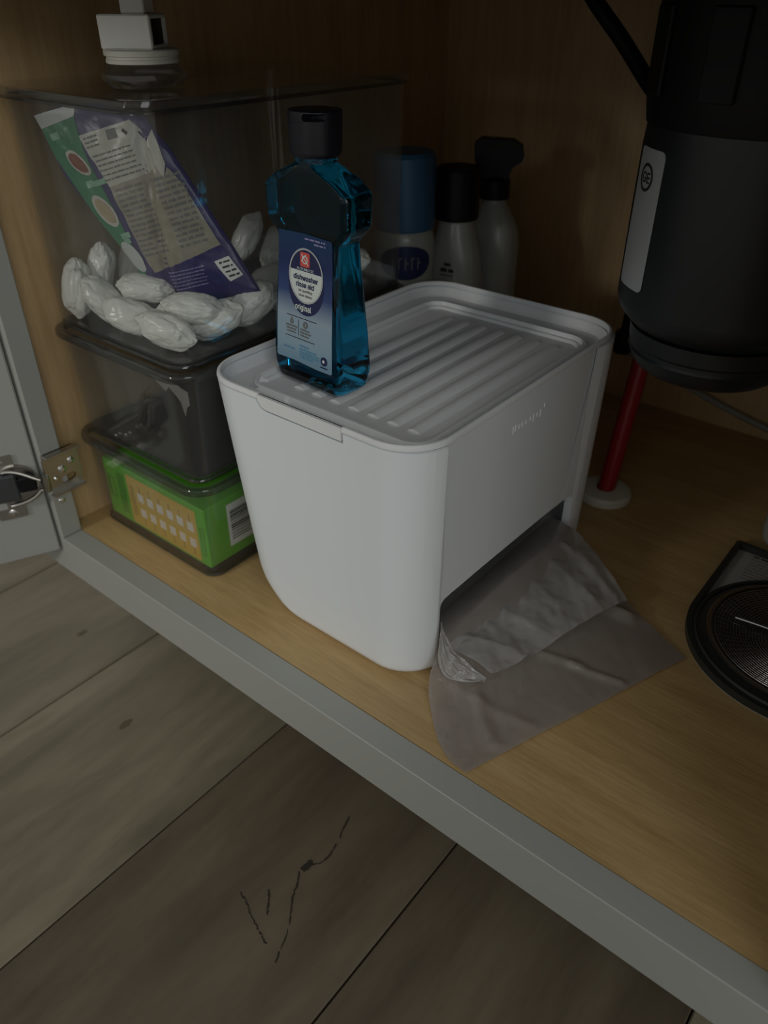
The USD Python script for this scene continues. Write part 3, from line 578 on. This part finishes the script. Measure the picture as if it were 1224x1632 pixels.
for q in range(4):
    w_ = words(0, 0.040, 0, 0.0010, 80 + q); w_.apply_transform(trimesh.transformations.rotation_matrix(PI / 2, (0, 0, 1))); w_.apply_translation((0.0240 + q * 0.0026, 0.014, 0))
    gb.add('fine_print', drape(w_, gfront), 'darkgreen', smooth=False)
fr = sbox(0.0095, 0.026, 0.0165, 0.046).difference(sbox(0.0101, 0.0266, 0.0159, 0.0454)); gb.add('printed_frame', drape(poly3(fr, .0001), gfront), 'darkgreen', smooth=False)
fr = sbox(0.1318, 0.0165, 0.1358, 0.044).difference(sbox(0.1323, 0.017, 0.1353, 0.0435)); gb.add('printed_frame', drape(poly3(fr, .0001), gfront), 'darkgreen', smooth=False)
bc = gb.add('barcode_label', drape(bx(0.0540, 0.0800, 0.0160, 0.0565, 0, 0.00012), gside), 'paper', smooth=False, label='white label with a black barcode')
z = 0.0215; r_ = random.Random(5); bars = []
while z < 0.050:
    h = r_.choice([0.0006, 0.0006, 0.0010, 0.0016]); bars.append(bx(0.0570, 0.0770, z, z + h, 0, 0.0001)); z += h + r_.choice([0.0006, 0.0008, 0.0014])
gb.add('bars', drape(trimesh.util.concatenate(bars), gside, 0.00014), 'ink', bc, smooth=False)

# jagged white sheet modelled in place of a reflection in the middle container
def jagmap(u, w, h): return np.column_stack([0.029 + u, CY0 + 0.0115 + 0.0005 * np.sin(u * 260) + h - w * 0.0, w])
tp = Polygon([(0.072, 0.168), (0.084, 0.1625), (0.0915, 0.160), (0.0945, 0.1645), (0.100, 0.160), (0.106, 0.1555), (0.1095, 0.1455), (0.113, 0.153), (0.1165, 0.156), (0.1165, 0.1665), (0.095, 0.1685)])
single('torn_film', drape(poly3(tp, 0.0006, 0.004), jagmap), 'film', 'jagged white sheet standing for a reflection in the middle clear container', 'reflection sheet')

# ================================================================== POUCH in the top container
PN = np.array([0.535, -1.0, 0]) / math.hypot(0.535, 1.0); PD = np.array([1, 0.535, 0]) / math.hypot(1, 0.535); PO = np.array([0, 0.0345, 0])
out2 = [(.0085, .3285), (.012, .3204), (.0223, .2908), (.0402, .264), (.0573, .2405), (.0726, .2172), (.0989, .2081), (.1262, .2085), (.1600, .2171), (.1429, .2474), (.1182, .2883), (.1056, .3096), (.0950, .3226), (.089, .3301), (.057, .3368), (.0338, .3350)]
OUT = Polygon(out2)
def pillow(u, w):
    d = np.array([OUT.exterior.distance(Point(a, b)) * (1 if OUT.contains(Point(a, b)) else 0) for a, b in zip(u, w)])
    b = 0.0085 * np.sqrt(np.clip(d / 0.030, 0, 1)) * np.clip((np.asarray(u) - 0.010) / 0.05, 0.0, 1)
    # a vertical crease through the middle and small wrinkles
    cl = 0.0875 + (0.30 - w) * 0.055
    b = b - 0.0035 * np.exp(-((u - cl) / 0.0035) ** 2)
    q = np.column_stack([u * 90, w * 90, np.zeros_like(u)])
    return b + (fbm(q, 3, 4) - 0.5) * 0.0034 * np.clip(d / 0.01, 0, 1)
def pmap(u, w, h): 
    u, w = np.asarray(u), np.asarray(w); k_ = pillow(u, w) + h
    return PO + u[:, None] * PD + k_[:, None] * PN + w[:, None] * np.array([0, 0, 1.0])
pc = Thing('food_pouch', (0.08, 0.075, 0.205), 'purple, green and white printed pouch leaning on white tablets in the top container', 'pouch')
mfront = poly3(OUT, 0.0008, 0.005)
vv = mfront.vertices.copy(); isb = vv[:, 2] < 0.0004
fr_ = pmap(vv[:, 0], vv[:, 1], np.zeros(len(vv)))
d_ = np.array([OUT.exterior.distance(Point(a, b)) for a, b in vv[:, :2]])
bk = PO + vv[:, :1] * PD - (0.0008 + 0.008 * np.sqrt(np.clip(d_ / 0.03, 0, 1)))[:, None] * PN + vv[:, 1:2] * np.array([0, 0, 1.0])
mfront.vertices = np.where(isb[:, None], bk, fr_); mfront.invert() if mfront.volume < 0 else None
pc.add('pouch', mfront, 'purple', smooth=40)
def pd_(name, pts, m, off, edge=0.004, parent=None, label=None):
    g = Polygon(pts) if not hasattr(pts, 'area') else pts
    g = g.buffer(0).intersection(OUT.buffer(-0.0004))
    return pc.add(name, drape(poly3(g, 0.00012, edge), pmap, off), m, parent, smooth=40, label=label)
pd_('top_flap', [(.0085, .3285), (.0120, .3199), (.0400, .3290), (.0415, .3345), (.022, .3348)], 'foil', 0.0003, label='grey torn-open top of the pouch')
gs = pd_('green_strip', [(.0090, .3230), (.0118, .3197), (.0403, .3289), (.0440, .3120), (.0474, .2998), (.0588, .2713), (.0745, .2231), (.0673, .2240), (.0470, .2535), (.0300, .2830), (.0190, .3020), (.0118, .3197)], 'pouchgreen', 0.0003, label='green strip with three oval food pictures')
def ell(cx, cy, a, b, ang): return affinity.translate(affinity.rotate(affinity.scale(Point(0, 0).buffer(1, 20), a, b), ang, origin=(0, 0)), cx, cy)
for (cx, cy, a, b, an, m_in) in [(.0375, .3000, .0108, .0058, -35, 'redfood'), (.0512, .2690, .0125, .0070, -48, 'tan'), (.0665, .2375, .0125, .0060, -52, 'pouchwhite')]:
    o_ = pd_('oval_picture', ell(cx, cy, a, b, an), 'pouchwhite' if m_in != 'pouchwhite' else 'foil', 0.0006, 0.003, gs)
    if m_in != 'pouchwhite': pd_('dish_print', ell(cx, cy, a * 0.78, b * 0.72, an), m_in, 0.0009, 0.003, gs)
for (cx, cy, a, b) in [(.0225, .3160, .0035, .0022), (.0430, .2865, .0030, .0022), (.0520, .2885, .006, .0018), (.0640, .2530, .004, .0020), (.0645, .2490, .003, .0018)]:
    pd_('pale_print', affinity.translate(affinity.rotate(sbox(-a, -b, a, b), 18, origin=(0, 0)), cx, cy), 'palegreen', 0.0006, 0.003, gs)
wp = pd_('white_panel', [(.0421, .3174), (.0801, .3280), (.0860, .3225), (.0905, .3150), (.0945, .3225), (.0985, .3130), (.1020, .3020), (.1000, .2930), (.0950, .3010), (.0900, .2960), (.0600, .2860)], 'pouchwhite', 0.0003, label='white panel of small print')
bp = pd_('text_panel', [(.0600, .2860), (.0900, .2960), (.0950, .3010), (.1000, .2930), (.1030, .3000), (.1116, .2901), (.1348, .2500), (.0926, .2311), (.0821, .2273), (.0745, .2420)], 'pouchbeige', 0.0003, label='beige panel of small print')
tilt = math.radians(16)
def plines(parent, x0, y0, n, wid, dy, h, m, seed, off=0.0006, slant=0.0):
    for q in range(n):
        w_ = words(0, wid, 0, h, seed + q, 0.97); w_ = trimesh.Trimesh(*trimesh.remesh.subdivide_to_size(w_.vertices, w_.faces, 0.004), process=False)
        w_.apply_transform(trimesh.transformations.rotation_matrix(tilt, (0, 0, 1))); w_.apply_translation((x0 + q * slant, y0 - q * dy, 0))
        pc.add('print_line', drape(w_, pmap, off), m, parent, smooth=False)
plines(wp, .0460, .3150, 3, 0.011, 0.0026, 0.0013, 'greyink', 100, slant=.0010)
plines(wp, .0515, .3045, 6, 0.030, 0.0030, 0.0012, 'greyink', 110, slant=.0012)
pd_('picture', affinity.rotate(sbox(.0635, .3165, .0705, .3225), 14), 'greyink', 0.0006, 0.004, wp)
pd_('picture', affinity.rotate(sbox(.0745, .3200, .0785, .3220), -35), 'ink', 0.0006, 0.004, wp)
plines(bp, .0640, .2830, 14, 0.021, 0.0034, 0.0019, 'greyink', 130, slant=.0010)
plines(bp, .0925, .2905, 13, 0.020, 0.0036, 0.0020, 'greyink', 150, slant=.0012)
pb_ = pd_('purple_foot', [(.0821, .2273), (.1348, .2500), (.1600, .2171), (.1262, .2087), (.0989, .2083), (.0851, .2096)], 'purple', 0.0003)
plines(pb_, .0915, .2265, 6, 0.032, 0.0026, 0.0009, 'lilac', 170, slant=.0004)
tg = pd_('white_sticker', [(.1296, .2385), (.1400, .2425), (.1494, .2295), (.1403, .2248)], 'paper', 0.0006, label='small white sticker with a printed code')
plines(tg, .1335, .2370, 4, 0.0075, 0.0030, 0.0014, 'ink', 190, off=0.0009, slant=.0022)

# ================================================================== WRAPPED TABLETS in the top container
def tablet(seed, a=0.019, b=0.0118, c=0.0105):
    m = trimesh.creation.icosphere(4, 1.0); v = m.vertices.copy(); r0 = np.random.default_rng(seed)
    e = np.abs(v[:, 0]); 
    v = np.sign(v) * np.abs(v) ** 0.86
    sh = 1 - 0.42 * np.clip((e - 0.62) / 0.38, 0, 1)
    p = v * [a, b, c]; p[:, 1] *= sh; p[:, 2] *= sh * 0.95
    nz = (fbm(v * 1.25 + seed * 3.1, 2, seed) - 0.5); cr = np.abs(fbm(v * [3.5, 2.2, 2.2] + seed, 3, seed + 5) - 0.5)
    k_ = 1 + 0.34 * nz - 0.55 * (0.10 - np.minimum(cr, 0.10))
    return trimesh.Trimesh(p * k_[:, None], m.faces, process=False)
SPOT = [  # x, y, z, yaw, pitch, roll, label
 (0.0095, 0.04, 0.2085, 85, 78, 10, 'white wrapped tablet standing upright at the front left corner of the top container'),
 (0.012, 0.0625, 0.218, 60, 76, 0, 'white wrapped tablet standing just behind the upright one at the front left corner'),
 (0.0135, 0.092, 0.2185, 75, 70, 20, 'white wrapped tablet leaning on the left side of the top container, third back'),
 (0.04, 0.045, 0.202, 35, -48, 30, 'white wrapped tablet on the container floor, second from the left at the front'),
 (0.066, 0.064, 0.215, 36, -4, 0, 'plump white wrapped tablet lying on top, under the purple corner of the pouch'),
 (0.074, 0.042, 0.199, 30, -20, 60, 'white wrapped tablet on the container floor, third from the left at the front'),
 (0.119, 0.066, 0.211, 36, -4, 15, 'white wrapped tablet lying level on top at the front right, below the pouch sticker'),
 (0.115, 0.042, 0.1975, 26, -16, 80, 'white wrapped tablet lowest at the front right corner of the top container'),
 (0.134, 0.076, 0.201, 42, 24, 30, 'white wrapped tablet by the right side, just behind the front right corner one'),
 (0.112, 0.106, 0.21, 40, -5, 100, 'flat white wrapped tablet tucked under the pouch foot'),
 (0.138, 0.108, 0.206, 70, 30, 40, 'white wrapped tablet against the right side beside the blue bottle'),
 (.0400, .1900, .2230, 60, 60, 0, 'white wrapped tablet standing tall at the back, behind the pouch'),
 (.0640, .2010, .2150, 100, 50, 45, 'white wrapped tablet leaning at the back, left of the blue bottle'),
 (0.096, 0.056, 0.204, 70, 40, 0, 'small white wrapped tablet peeping out between the front ones'),
 (.1280, .2250, .2105, 10, 10, 0, 'white wrapped tablet at the back right, seen right of the blue bottle'),
 (.0950, .1650, .2030, 30, 20, 70, 'white wrapped tablet behind the foot of the pouch'),
 (.1330, .1500, .1990, 85, 0, 10, 'white wrapped tablet along the right side, half way back'),
 (.0500, .1200, .1990, 40, 0, 0, 'white wrapped tablet on the container floor under the pouch'),
 (.0250, .1300, .2050, 80, 30, 0, 'white wrapped tablet by the left side, half way back'),
 (.0850, .2300, .2020, 15, 10, 20, 'white wrapped tablet on the container floor at the back'),
 (.0350, .2350, .2000, 100, 5, 60, 'white wrapped tablet in the back left corner of the top container'),
 (.1300, .1930, .1990, 70, 10, 20, 'white wrapped tablet along the right side, three quarters back'),
]
for q, (x, y, z, ya, pi_, ro, lab_) in enumerate(SPOT):
    m = tablet(q + 1, *((0.0225, 0.0122, 0.0108) if q not in (13,) else (0.010, 0.0075, 0.0075)))
    T = trimesh.transformations
    Rm = T.rotation_matrix(math.radians(ya), (0, 0, 1)) @ T.rotation_matrix(math.radians(-pi_), (0, 1, 0)) @ T.rotation_matrix(math.radians(ro), (1, 0, 0))
    m.apply_transform(Rm); m.apply_translation((x, y, z))
    lo = m.bounds
    sh = np.array([max(0, CX0 + 0.0085 - lo[0][0]) + min(0, CX1 - 0.0085 - lo[1][0]), max(0, CY0 + 0.0085 - lo[0][1]) + min(0, CY1 - 0.0085 - lo[1][1]), max(0, Z3 + 0.0052 - lo[0][2])])
    m.apply_translation(sh)
    single('wrapped_tablet', m, 'pod', lab_, 'tablet', 'wrapped tablets in the top container', smooth=50)

# ================================================================== CLEAR JAR WITH WHITE BLOCK on the container lid
JX, JY, JZ = 0.0985, 0.0685, Z4 + 0.0058
jr = Thing('soap_jar', (JX, JY, JZ), 'short clear jar with a white ribbed collar standing on the container lid', 'jar')
jr.add('glass', man(lathe([(0, JZ), (0.0165, JZ), (0.0215, JZ + 0.001), (0.0262, JZ + 0.0055), (0.0262, JZ + 0.0085), (0.0222, JZ + 0.0132), (0.0208, JZ + 0.0134), (0, JZ + 0.016)], JX, JY, 48)) - man(lathe([(0, JZ + 0.002), (0.0160, JZ + 0.002), (0.0238, JZ + 0.0062), (0.0238, JZ + 0.008), (0.0196, JZ + 0.0132), (0.0190, JZ + 0.02), (0, JZ + 0.02)], JX, JY, 48)), 'lid')
jr.add('collar', lathe([(0.0, JZ + 0.0135), (0.0210, JZ + 0.0135), (0.0220, JZ + 0.0140), (0.0220, JZ + 0.0158), (0.0214, JZ + 0.0163), (0.0214, JZ + 0.0175), (0.0227, JZ + 0.0180), (0.0227, JZ + 0.0206), (0.0221, JZ + 0.0211), (0, JZ + 0.0211)], JX, JY, 56), 'cream')
by = math.radians(32)
def bl(mesh): 
    m = rot(mesh, by, (0, 0, 1), (0, 0, 0)); m.apply_translation((JX - 0.003, JY, JZ + 0.0211)); return m
blk = man(bx(-0.0175, 0.0150, -0.0140, 0.0140, 0, 0.0180, 0.0008)) - man(bx(0.000, 0.03, -0.0112, 0.0115, 0.0022, 0.0158))
jr.add('block', bl(tm(blk)), 'white', smooth=False, label='white block with a dark opening in its side')
jr.add('socket_lining', bl(bx(0.0005, 0.0128, -0.0110, 0.0113, 0.0024, 0.0156)), 'black', smooth=False, label='black filler standing for the shade in the block opening')  # solid black box painted in for the shade inside the opening
jr.add('stem', bl(bx(-0.0045, 0.0105, -0.008, 0.008, 0.018, 0.165, 0.0008)), 'white', smooth=False, label='white square stem rising from the block')

# ================================================================== BOTTLES BEHIND
def flat_on_cyl(cx, cy, r, ang):    # u along the arc, w height
    return lambda u, w, h: np.column_stack([cx + (r + h) * np.cos(ang + u / r), cy + (r + h) * np.sin(ang + u / r), w])
KX, KY, KR = 0.106, 0.326, 0.0290
vdir = math.atan2(-0.26493 - KY, 0.56318 - KX)
sp = Thing('spray_can', (KX, KY, 0), 'white spray can with a blue cap behind the clear containers', 'can')
sp.add('can_body', lathe([(0, 0), (KR - .002, 0), (KR, 0.002), (KR, 0.205), (KR - .002, 0.212), (KR - .004, 0.216), (0, 0.216)], KX, KY, 48), 'bottlewhite')
sp.add('cap', lathe([(0, 0.2165), (KR - .0012, 0.2165), (KR - .0006, 0.219), (KR - .0012, 0.278), (KR - .004, 0.2815), (0, 0.2815)], KX, KY, 48), 'bluecap')
cm = flat_on_cyl(KX, KY, KR + .0002, vdir)
em = sp.add('emblem', drape(poly3(affinity.scale(Point(0, 0).buffer(1, 30), 0.026, 0.0155).intersection(sbox(-1, -1, 1, 1)), .0001, 0.004).apply_translation((0.002, 0.190, 0)), cm), 'darkblue', smooth=40, label='dark blue oval emblem')
lt = []
for q, hgt in enumerate([.010, .011, .011, .011, .011]):
    x = -0.011 + q * 0.006; lt.append(bx(x, x + 0.0012, 0.184, 0.184 + hgt, 0, .0001)); lt.append(bx(x, x + 0.0035, 0.184 + (hgt - .0012 if q % 2 else hgt / 2), 0.1852 + (hgt - .0012 if q % 2 else hgt / 2), 0, .0001))
sp.add('lettering', drape(trimesh.util.concatenate(lt), cm, 0.0002), 'greyink', em, smooth=False)
WX, WY = 0.131, 0.375
wb = Thing('cleaner_bottle', (WX, WY, 0), 'white bottle with a plain black cap between the spray can and the trigger bottle', 'bottle')
wb.add('body', loft([ring(rrect(WX - a, WX + a, WY - b, WY + b, b * .9, 8), z) for z, a, b in [(0, .028, .019), (.004, .031, .021), (.12, .031, .021), (.165, .0295, .0205), (.185, .026, .0195), (.203, .0195, .0180), (.216, .0165, .0165), (.219, .014, .014)]]), 'bottlewhite', smooth=40)
wb.add('cap', lathe([(0, .2190), (.0205, .2190), (.0210, .2205), (.0210, .262), (.0195, .2645), (0, .2645)], WX, WY, 40), 'black')
wm = lambda u, w, h: np.column_stack([WX + 0.006 + u * 0.7 + h, WY - 0.0212 + u * 0.12 - h, w])
wb.add('printed_mark', drape(trimesh.util.concatenate([words(-.004, .006, .1790, .0030, 300), words(-.009, .010, .1730, .0036, 301), words(-.009, .010, .1695, .0012, 302)]), wm), 'ink', smooth=False)
TXX, TYY = 0.136, 0.432
tr = Thing('trigger_bottle', (TXX, TYY, 0), 'white spray bottle with a black trigger head, tallest behind the bin', 'bottle')
tr.add('body', loft([ring(rrect(TXX - a, TXX + a, TYY - b, TYY + b, b * .9, 8), z) for z, a, b in [(0, .026, .020), (.004, .0295, .023), (.10, .0285, .0225), (.150, .0290, .0225), (.185, .0290, .0222), (.200, .0265, .0205), (.215, .0180, .0160), (.224, .0120, .0120), (.228, .0115, .0115)]]), 'bottlewhite', smooth=40)
tr.add('collar', lathe([(0, .2285), (.0150, .2285), (.0155, .230), (.0150, .246), (.0120, .249), (0, .249)], TXX, TYY, 32), 'black')
hd = trimesh.creation.extrude_polygon(Polygon([(-.021, .264), (-.015, .250), (-.010, .247), (.012, .247), (.016, .258), (.024, .263), (.026, .268), (.024, .276), (.015, .2815), (-.016, .2825), (-.022, .278)]), .020, engine='earcut')
v = hd.vertices.copy(); c45, s45 = math.cos(math.radians(30)), math.sin(math.radians(30)); hd.vertices = np.column_stack([TXX + v[:, 0] * c45 - (v[:, 2] - .010) * s45, TYY + v[:, 0] * s45 + (v[:, 2] - .010) * c45, v[:, 1]]); hd.invert() if hd.volume < 0 else None
tr.add('trigger_head', hd, 'black', smooth=30)
tg_ = tube(smoothline([(TXX - .012 * c45, TYY - .012 * s45, .252), (TXX - .022 * c45, TYY - .022 * s45, .243), (TXX - .026 * c45, TYY - .026 * s45, .225)], 10), .0040, 8)
tr.add('trigger', tg_, 'black')

# ================================================================== GARBAGE DISPOSER hanging at the right
DX, DY = 0.4179, 0.2684
ds = Thing('garbage_disposer', (DX, DY, 0.17), 'black cylindrical garbage disposer hanging under the sink with a silver label', 'garbage disposer')
ds.add('motor_housing', lathe([(0, .2105), (.050, .2105), (.0555, .2135), (.0605, .2185), (.0640, .2225), (.0665, .2300), (.0668, .283), (.0668, .322), (.0660, .334), (0, .334)], DX, DY, 64), 'disposer')
ds.add('lower_end', lathe([(0, .1800), (.036, .1800), (.0440, .1815), (.0480, .1845), (.0505, .1890), (.0534, .1945), (.0524, .1962), (.0524, .1985), (.0538, .2005), (.0545, .2106), (0, .2106)], DX, DY, 64), 'disposer')
ds.add('upper_housing', lathe([(0, .3345), (.0672, .3345), (.0690, .345), (.0694, .3548), (.0698, .378), (.0698, .395), (.0698, .45), (.060, .47), (.045, .48), (.045, .549), (0, .549)], DX, DY, 64), 'black')
va = math.atan2(-0.26493 - DY, 0.56318 - DX)
for q, an in enumerate((-62, -22, 18)):
    lg_ = bx(0.0690, 0.0716, -0.010, 0.010, 0.350, 0.3935, 0.0008); ds.add('mounting_lug', rot(lg_, va + math.radians(an), (0, 0, 1), (0, 0, 0)).apply_translation((DX, DY, 0)), 'black', smooth=False)
dm = flat_on_cyl(DX, DY, 0.0669, va - math.radians(58))
lbl = sbox(-0.016, .2405, 0.0155, .3225).buffer(-.004).buffer(.004)
sl_ = ds.add('silver_label', drape(poly3(lbl, .0002, .005), dm), 'silver', smooth=40, label='silver label with a round black monogram')
rg = Point(-0.001, .3065).buffer(.0080, 24).difference(Point(-0.001, .3065).buffer(.0062, 24))
ds.add('monogram', drape(trimesh.util.concatenate([poly3(rg, .0001, .003), text('GE', 0.0058, 0.0098, -0.001, .3065, True)]), dm, .0003), 'ink', sl_, smooth=False, label='round black monogram')

single('drain_hose', tube(smoothline([(0.223, 0.400, 0.405), (0.235, 0.397, 0.393), (0.262, 0.397, 0.368), (0.291, 0.392, 0.341), (0.330, 0.36, 0.325), (0.372, 0.315, 0.318)], 30), .0062, 14), 'black', 'black drain hose running up to the left from behind the garbage disposer', 'hose')

# ================================================================== RED PIPE, FLANGE, CABLE, VALVE
rp = Thing('red_pipe', (0.3365, 0.347, 0), 'red water pipe rising from a white floor flange behind the white bin', 'pipe')
rp.add('pipe', tube([(0.3365, 0.347, 0.004), (0.3375, 0.354, 0.05), (0.3385, 0.362, 0.10), (0.3400, 0.372, 0.17), (0.342, 0.385, 0.26), (0.346, 0.405, 0.40)], 0.0079, 20), 'red')
rp.add('flange', lathe([(0.0085, 0), (0.0235, 0), (0.0250, 0.0015), (0.0248, 0.006), (0.0225, 0.0088), (0.0150, 0.0100), (0.0085, 0.0102)], 0.3360, 0.3465, 48), 'cream', label='round white floor flange around the foot of the red pipe')
single('grey_cable', tube(smoothline([(0.10, .5545, .085), (.2446, .5545, .0587), (.2579, .5545, .0569), (.3277, .5545, .0373), (.4227, .5545, .0143), (.50, .553, .0045), (.62, .54, .0042)], 40), 0.0035, 10), 'cable', 'thin grey cable sloping down the cabinet back wall behind the disposer', 'cable')
vl = Thing('shutoff_valve', (0.268, 0.50, 0.075), 'black shutoff valve on a pipe between the bin and the disposer', 'valve')
vl.add('valve_body', lathe([(0, .079), (.0085, .079), (.0095, .081), (.0095, .100), (.0080, .103), (0, .103)], 0.2680, 0.5, 24), 'black')
vl.add('supply_pipe', tube([(0.268, 0.50, 0.103), (0.268, 0.505, 0.14), (0.268, 0.52, 0.17), (0.268, 0.5595, 0.18)], 0.0048, 12), 'black')

# ================================================================== PACKAGED SINK STRAINER at the right edge
kp = Thing('sink_strainer_package', (0.54, 0.25, 0), 'black-edged packaged sink strainer with steel mesh basket lying flat at the right edge', 'sink strainer')
SCX, SCY, SR = 0.5400, 0.2420, 0.0790
shape = Point(SCX, SCY).buffer(SR, 40).union(sbox(SCX - SR, SCY, SCX + SR, 0.3440)).buffer(-.003).buffer(.003)
bk_ = kp.add('backing_card', poly3(shape.buffer(-0.001), 0.0015).apply_translation((0, 0, .0002)), 'card', smooth=False, label='grey printed backing card')
kp.add('black_edge', poly3(shape.difference(shape.buffer(-0.0042)), 0.0060).apply_translation((0, 0, .0018)), 'edgegrey', smooth=False)
kp.add('outer_ring', trimesh.util.concatenate([lathe([(0.0708, .0018), (0.0745, .0018), (0.0745, .0070), (0.0728, .0085), (0.0708, .0075)], SCX, SCY, 72)]), 'edgegrey')
kp.add('bowl', lathe([(0, .0020), (.0706, .0020), (.0706, .0060), (.066, .0046), (.045, .0040), (0, .0040)], SCX, SCY, 72), 'darkplastic')
# steel mesh: rings and spokes of a shallow basket with a round handle
mesh_ = []
for q in range(18):
    r_ = 0.022 + q * 0.0022; z = 0.0070 + 0.0022 * ((r_ - .022) / .033) ** 2
    mm = trimesh.creation.torus(r_, 0.00042, major_sections=64, minor_sections=6); mm.apply_translation((SCX, SCY, z)); mesh_.append(mm)
for q in range(72):
    a = q / 72 * 2 * PI
    mesh_.append(tube([(SCX + r_ * math.cos(a), SCY + r_ * math.sin(a), 0.0070 + 0.0022 * ((r_ - .022) / .033) ** 2) for r_ in (0.022, 0.033, 0.044, 0.060)], 0.00038, 5))
kp.add('mesh_basket', trimesh.util.concatenate(mesh_), 'steel', smooth=40, kind='stuff', label='fine steel mesh of the strainer')
kp.add('basket_rim', lathe([(0.0620, .0085), (0.0655, .0085), (0.0655, .0095), (0.0638, .0102), (0.0620, .0098)], SCX, SCY, 72), 'steel')
kp.add('handle', tube(smoothline([(SCX - 0.046, SCY - 0.006, .0125), (SCX - 0.030, SCY - .005, .0135), (SCX - 0.01, SCY - .004, .0142), (SCX + .02, SCY - .002, .0135)], 12), 0.0011, 8), 'steel')
for q in range(9):
    w_ = words(SCX - 0.062, SCX + 0.05, 0.336 - q * 0.0043, 0.0011 if q else 0.0022, 400 + q, 0.98, .0001); w_.apply_translation((0, 0, .0018)); kp.add('print_line', w_, 'ink' if q == 0 else 'greyink', bk_, smooth=False)

wc = Thing('white_canister', (0.5040, 0.3855, 0), 'small white canister cut off by the right edge behind the strainer package', 'canister')
wc.add('body', lathe([(0, 0), (.030, 0), (.0325, .002), (.0330, .006), (.0330, .030), (.031, .033), (0, .033)], 0.5040, 0.3855, 40), 'bottlewhite')
wc.add('lid', lathe([(0, .0332), (.0315, .0332), (.0320, .0345), (.0320, .039), (.030, .041), (0, .041)], 0.5040, 0.3855, 40), 'white')
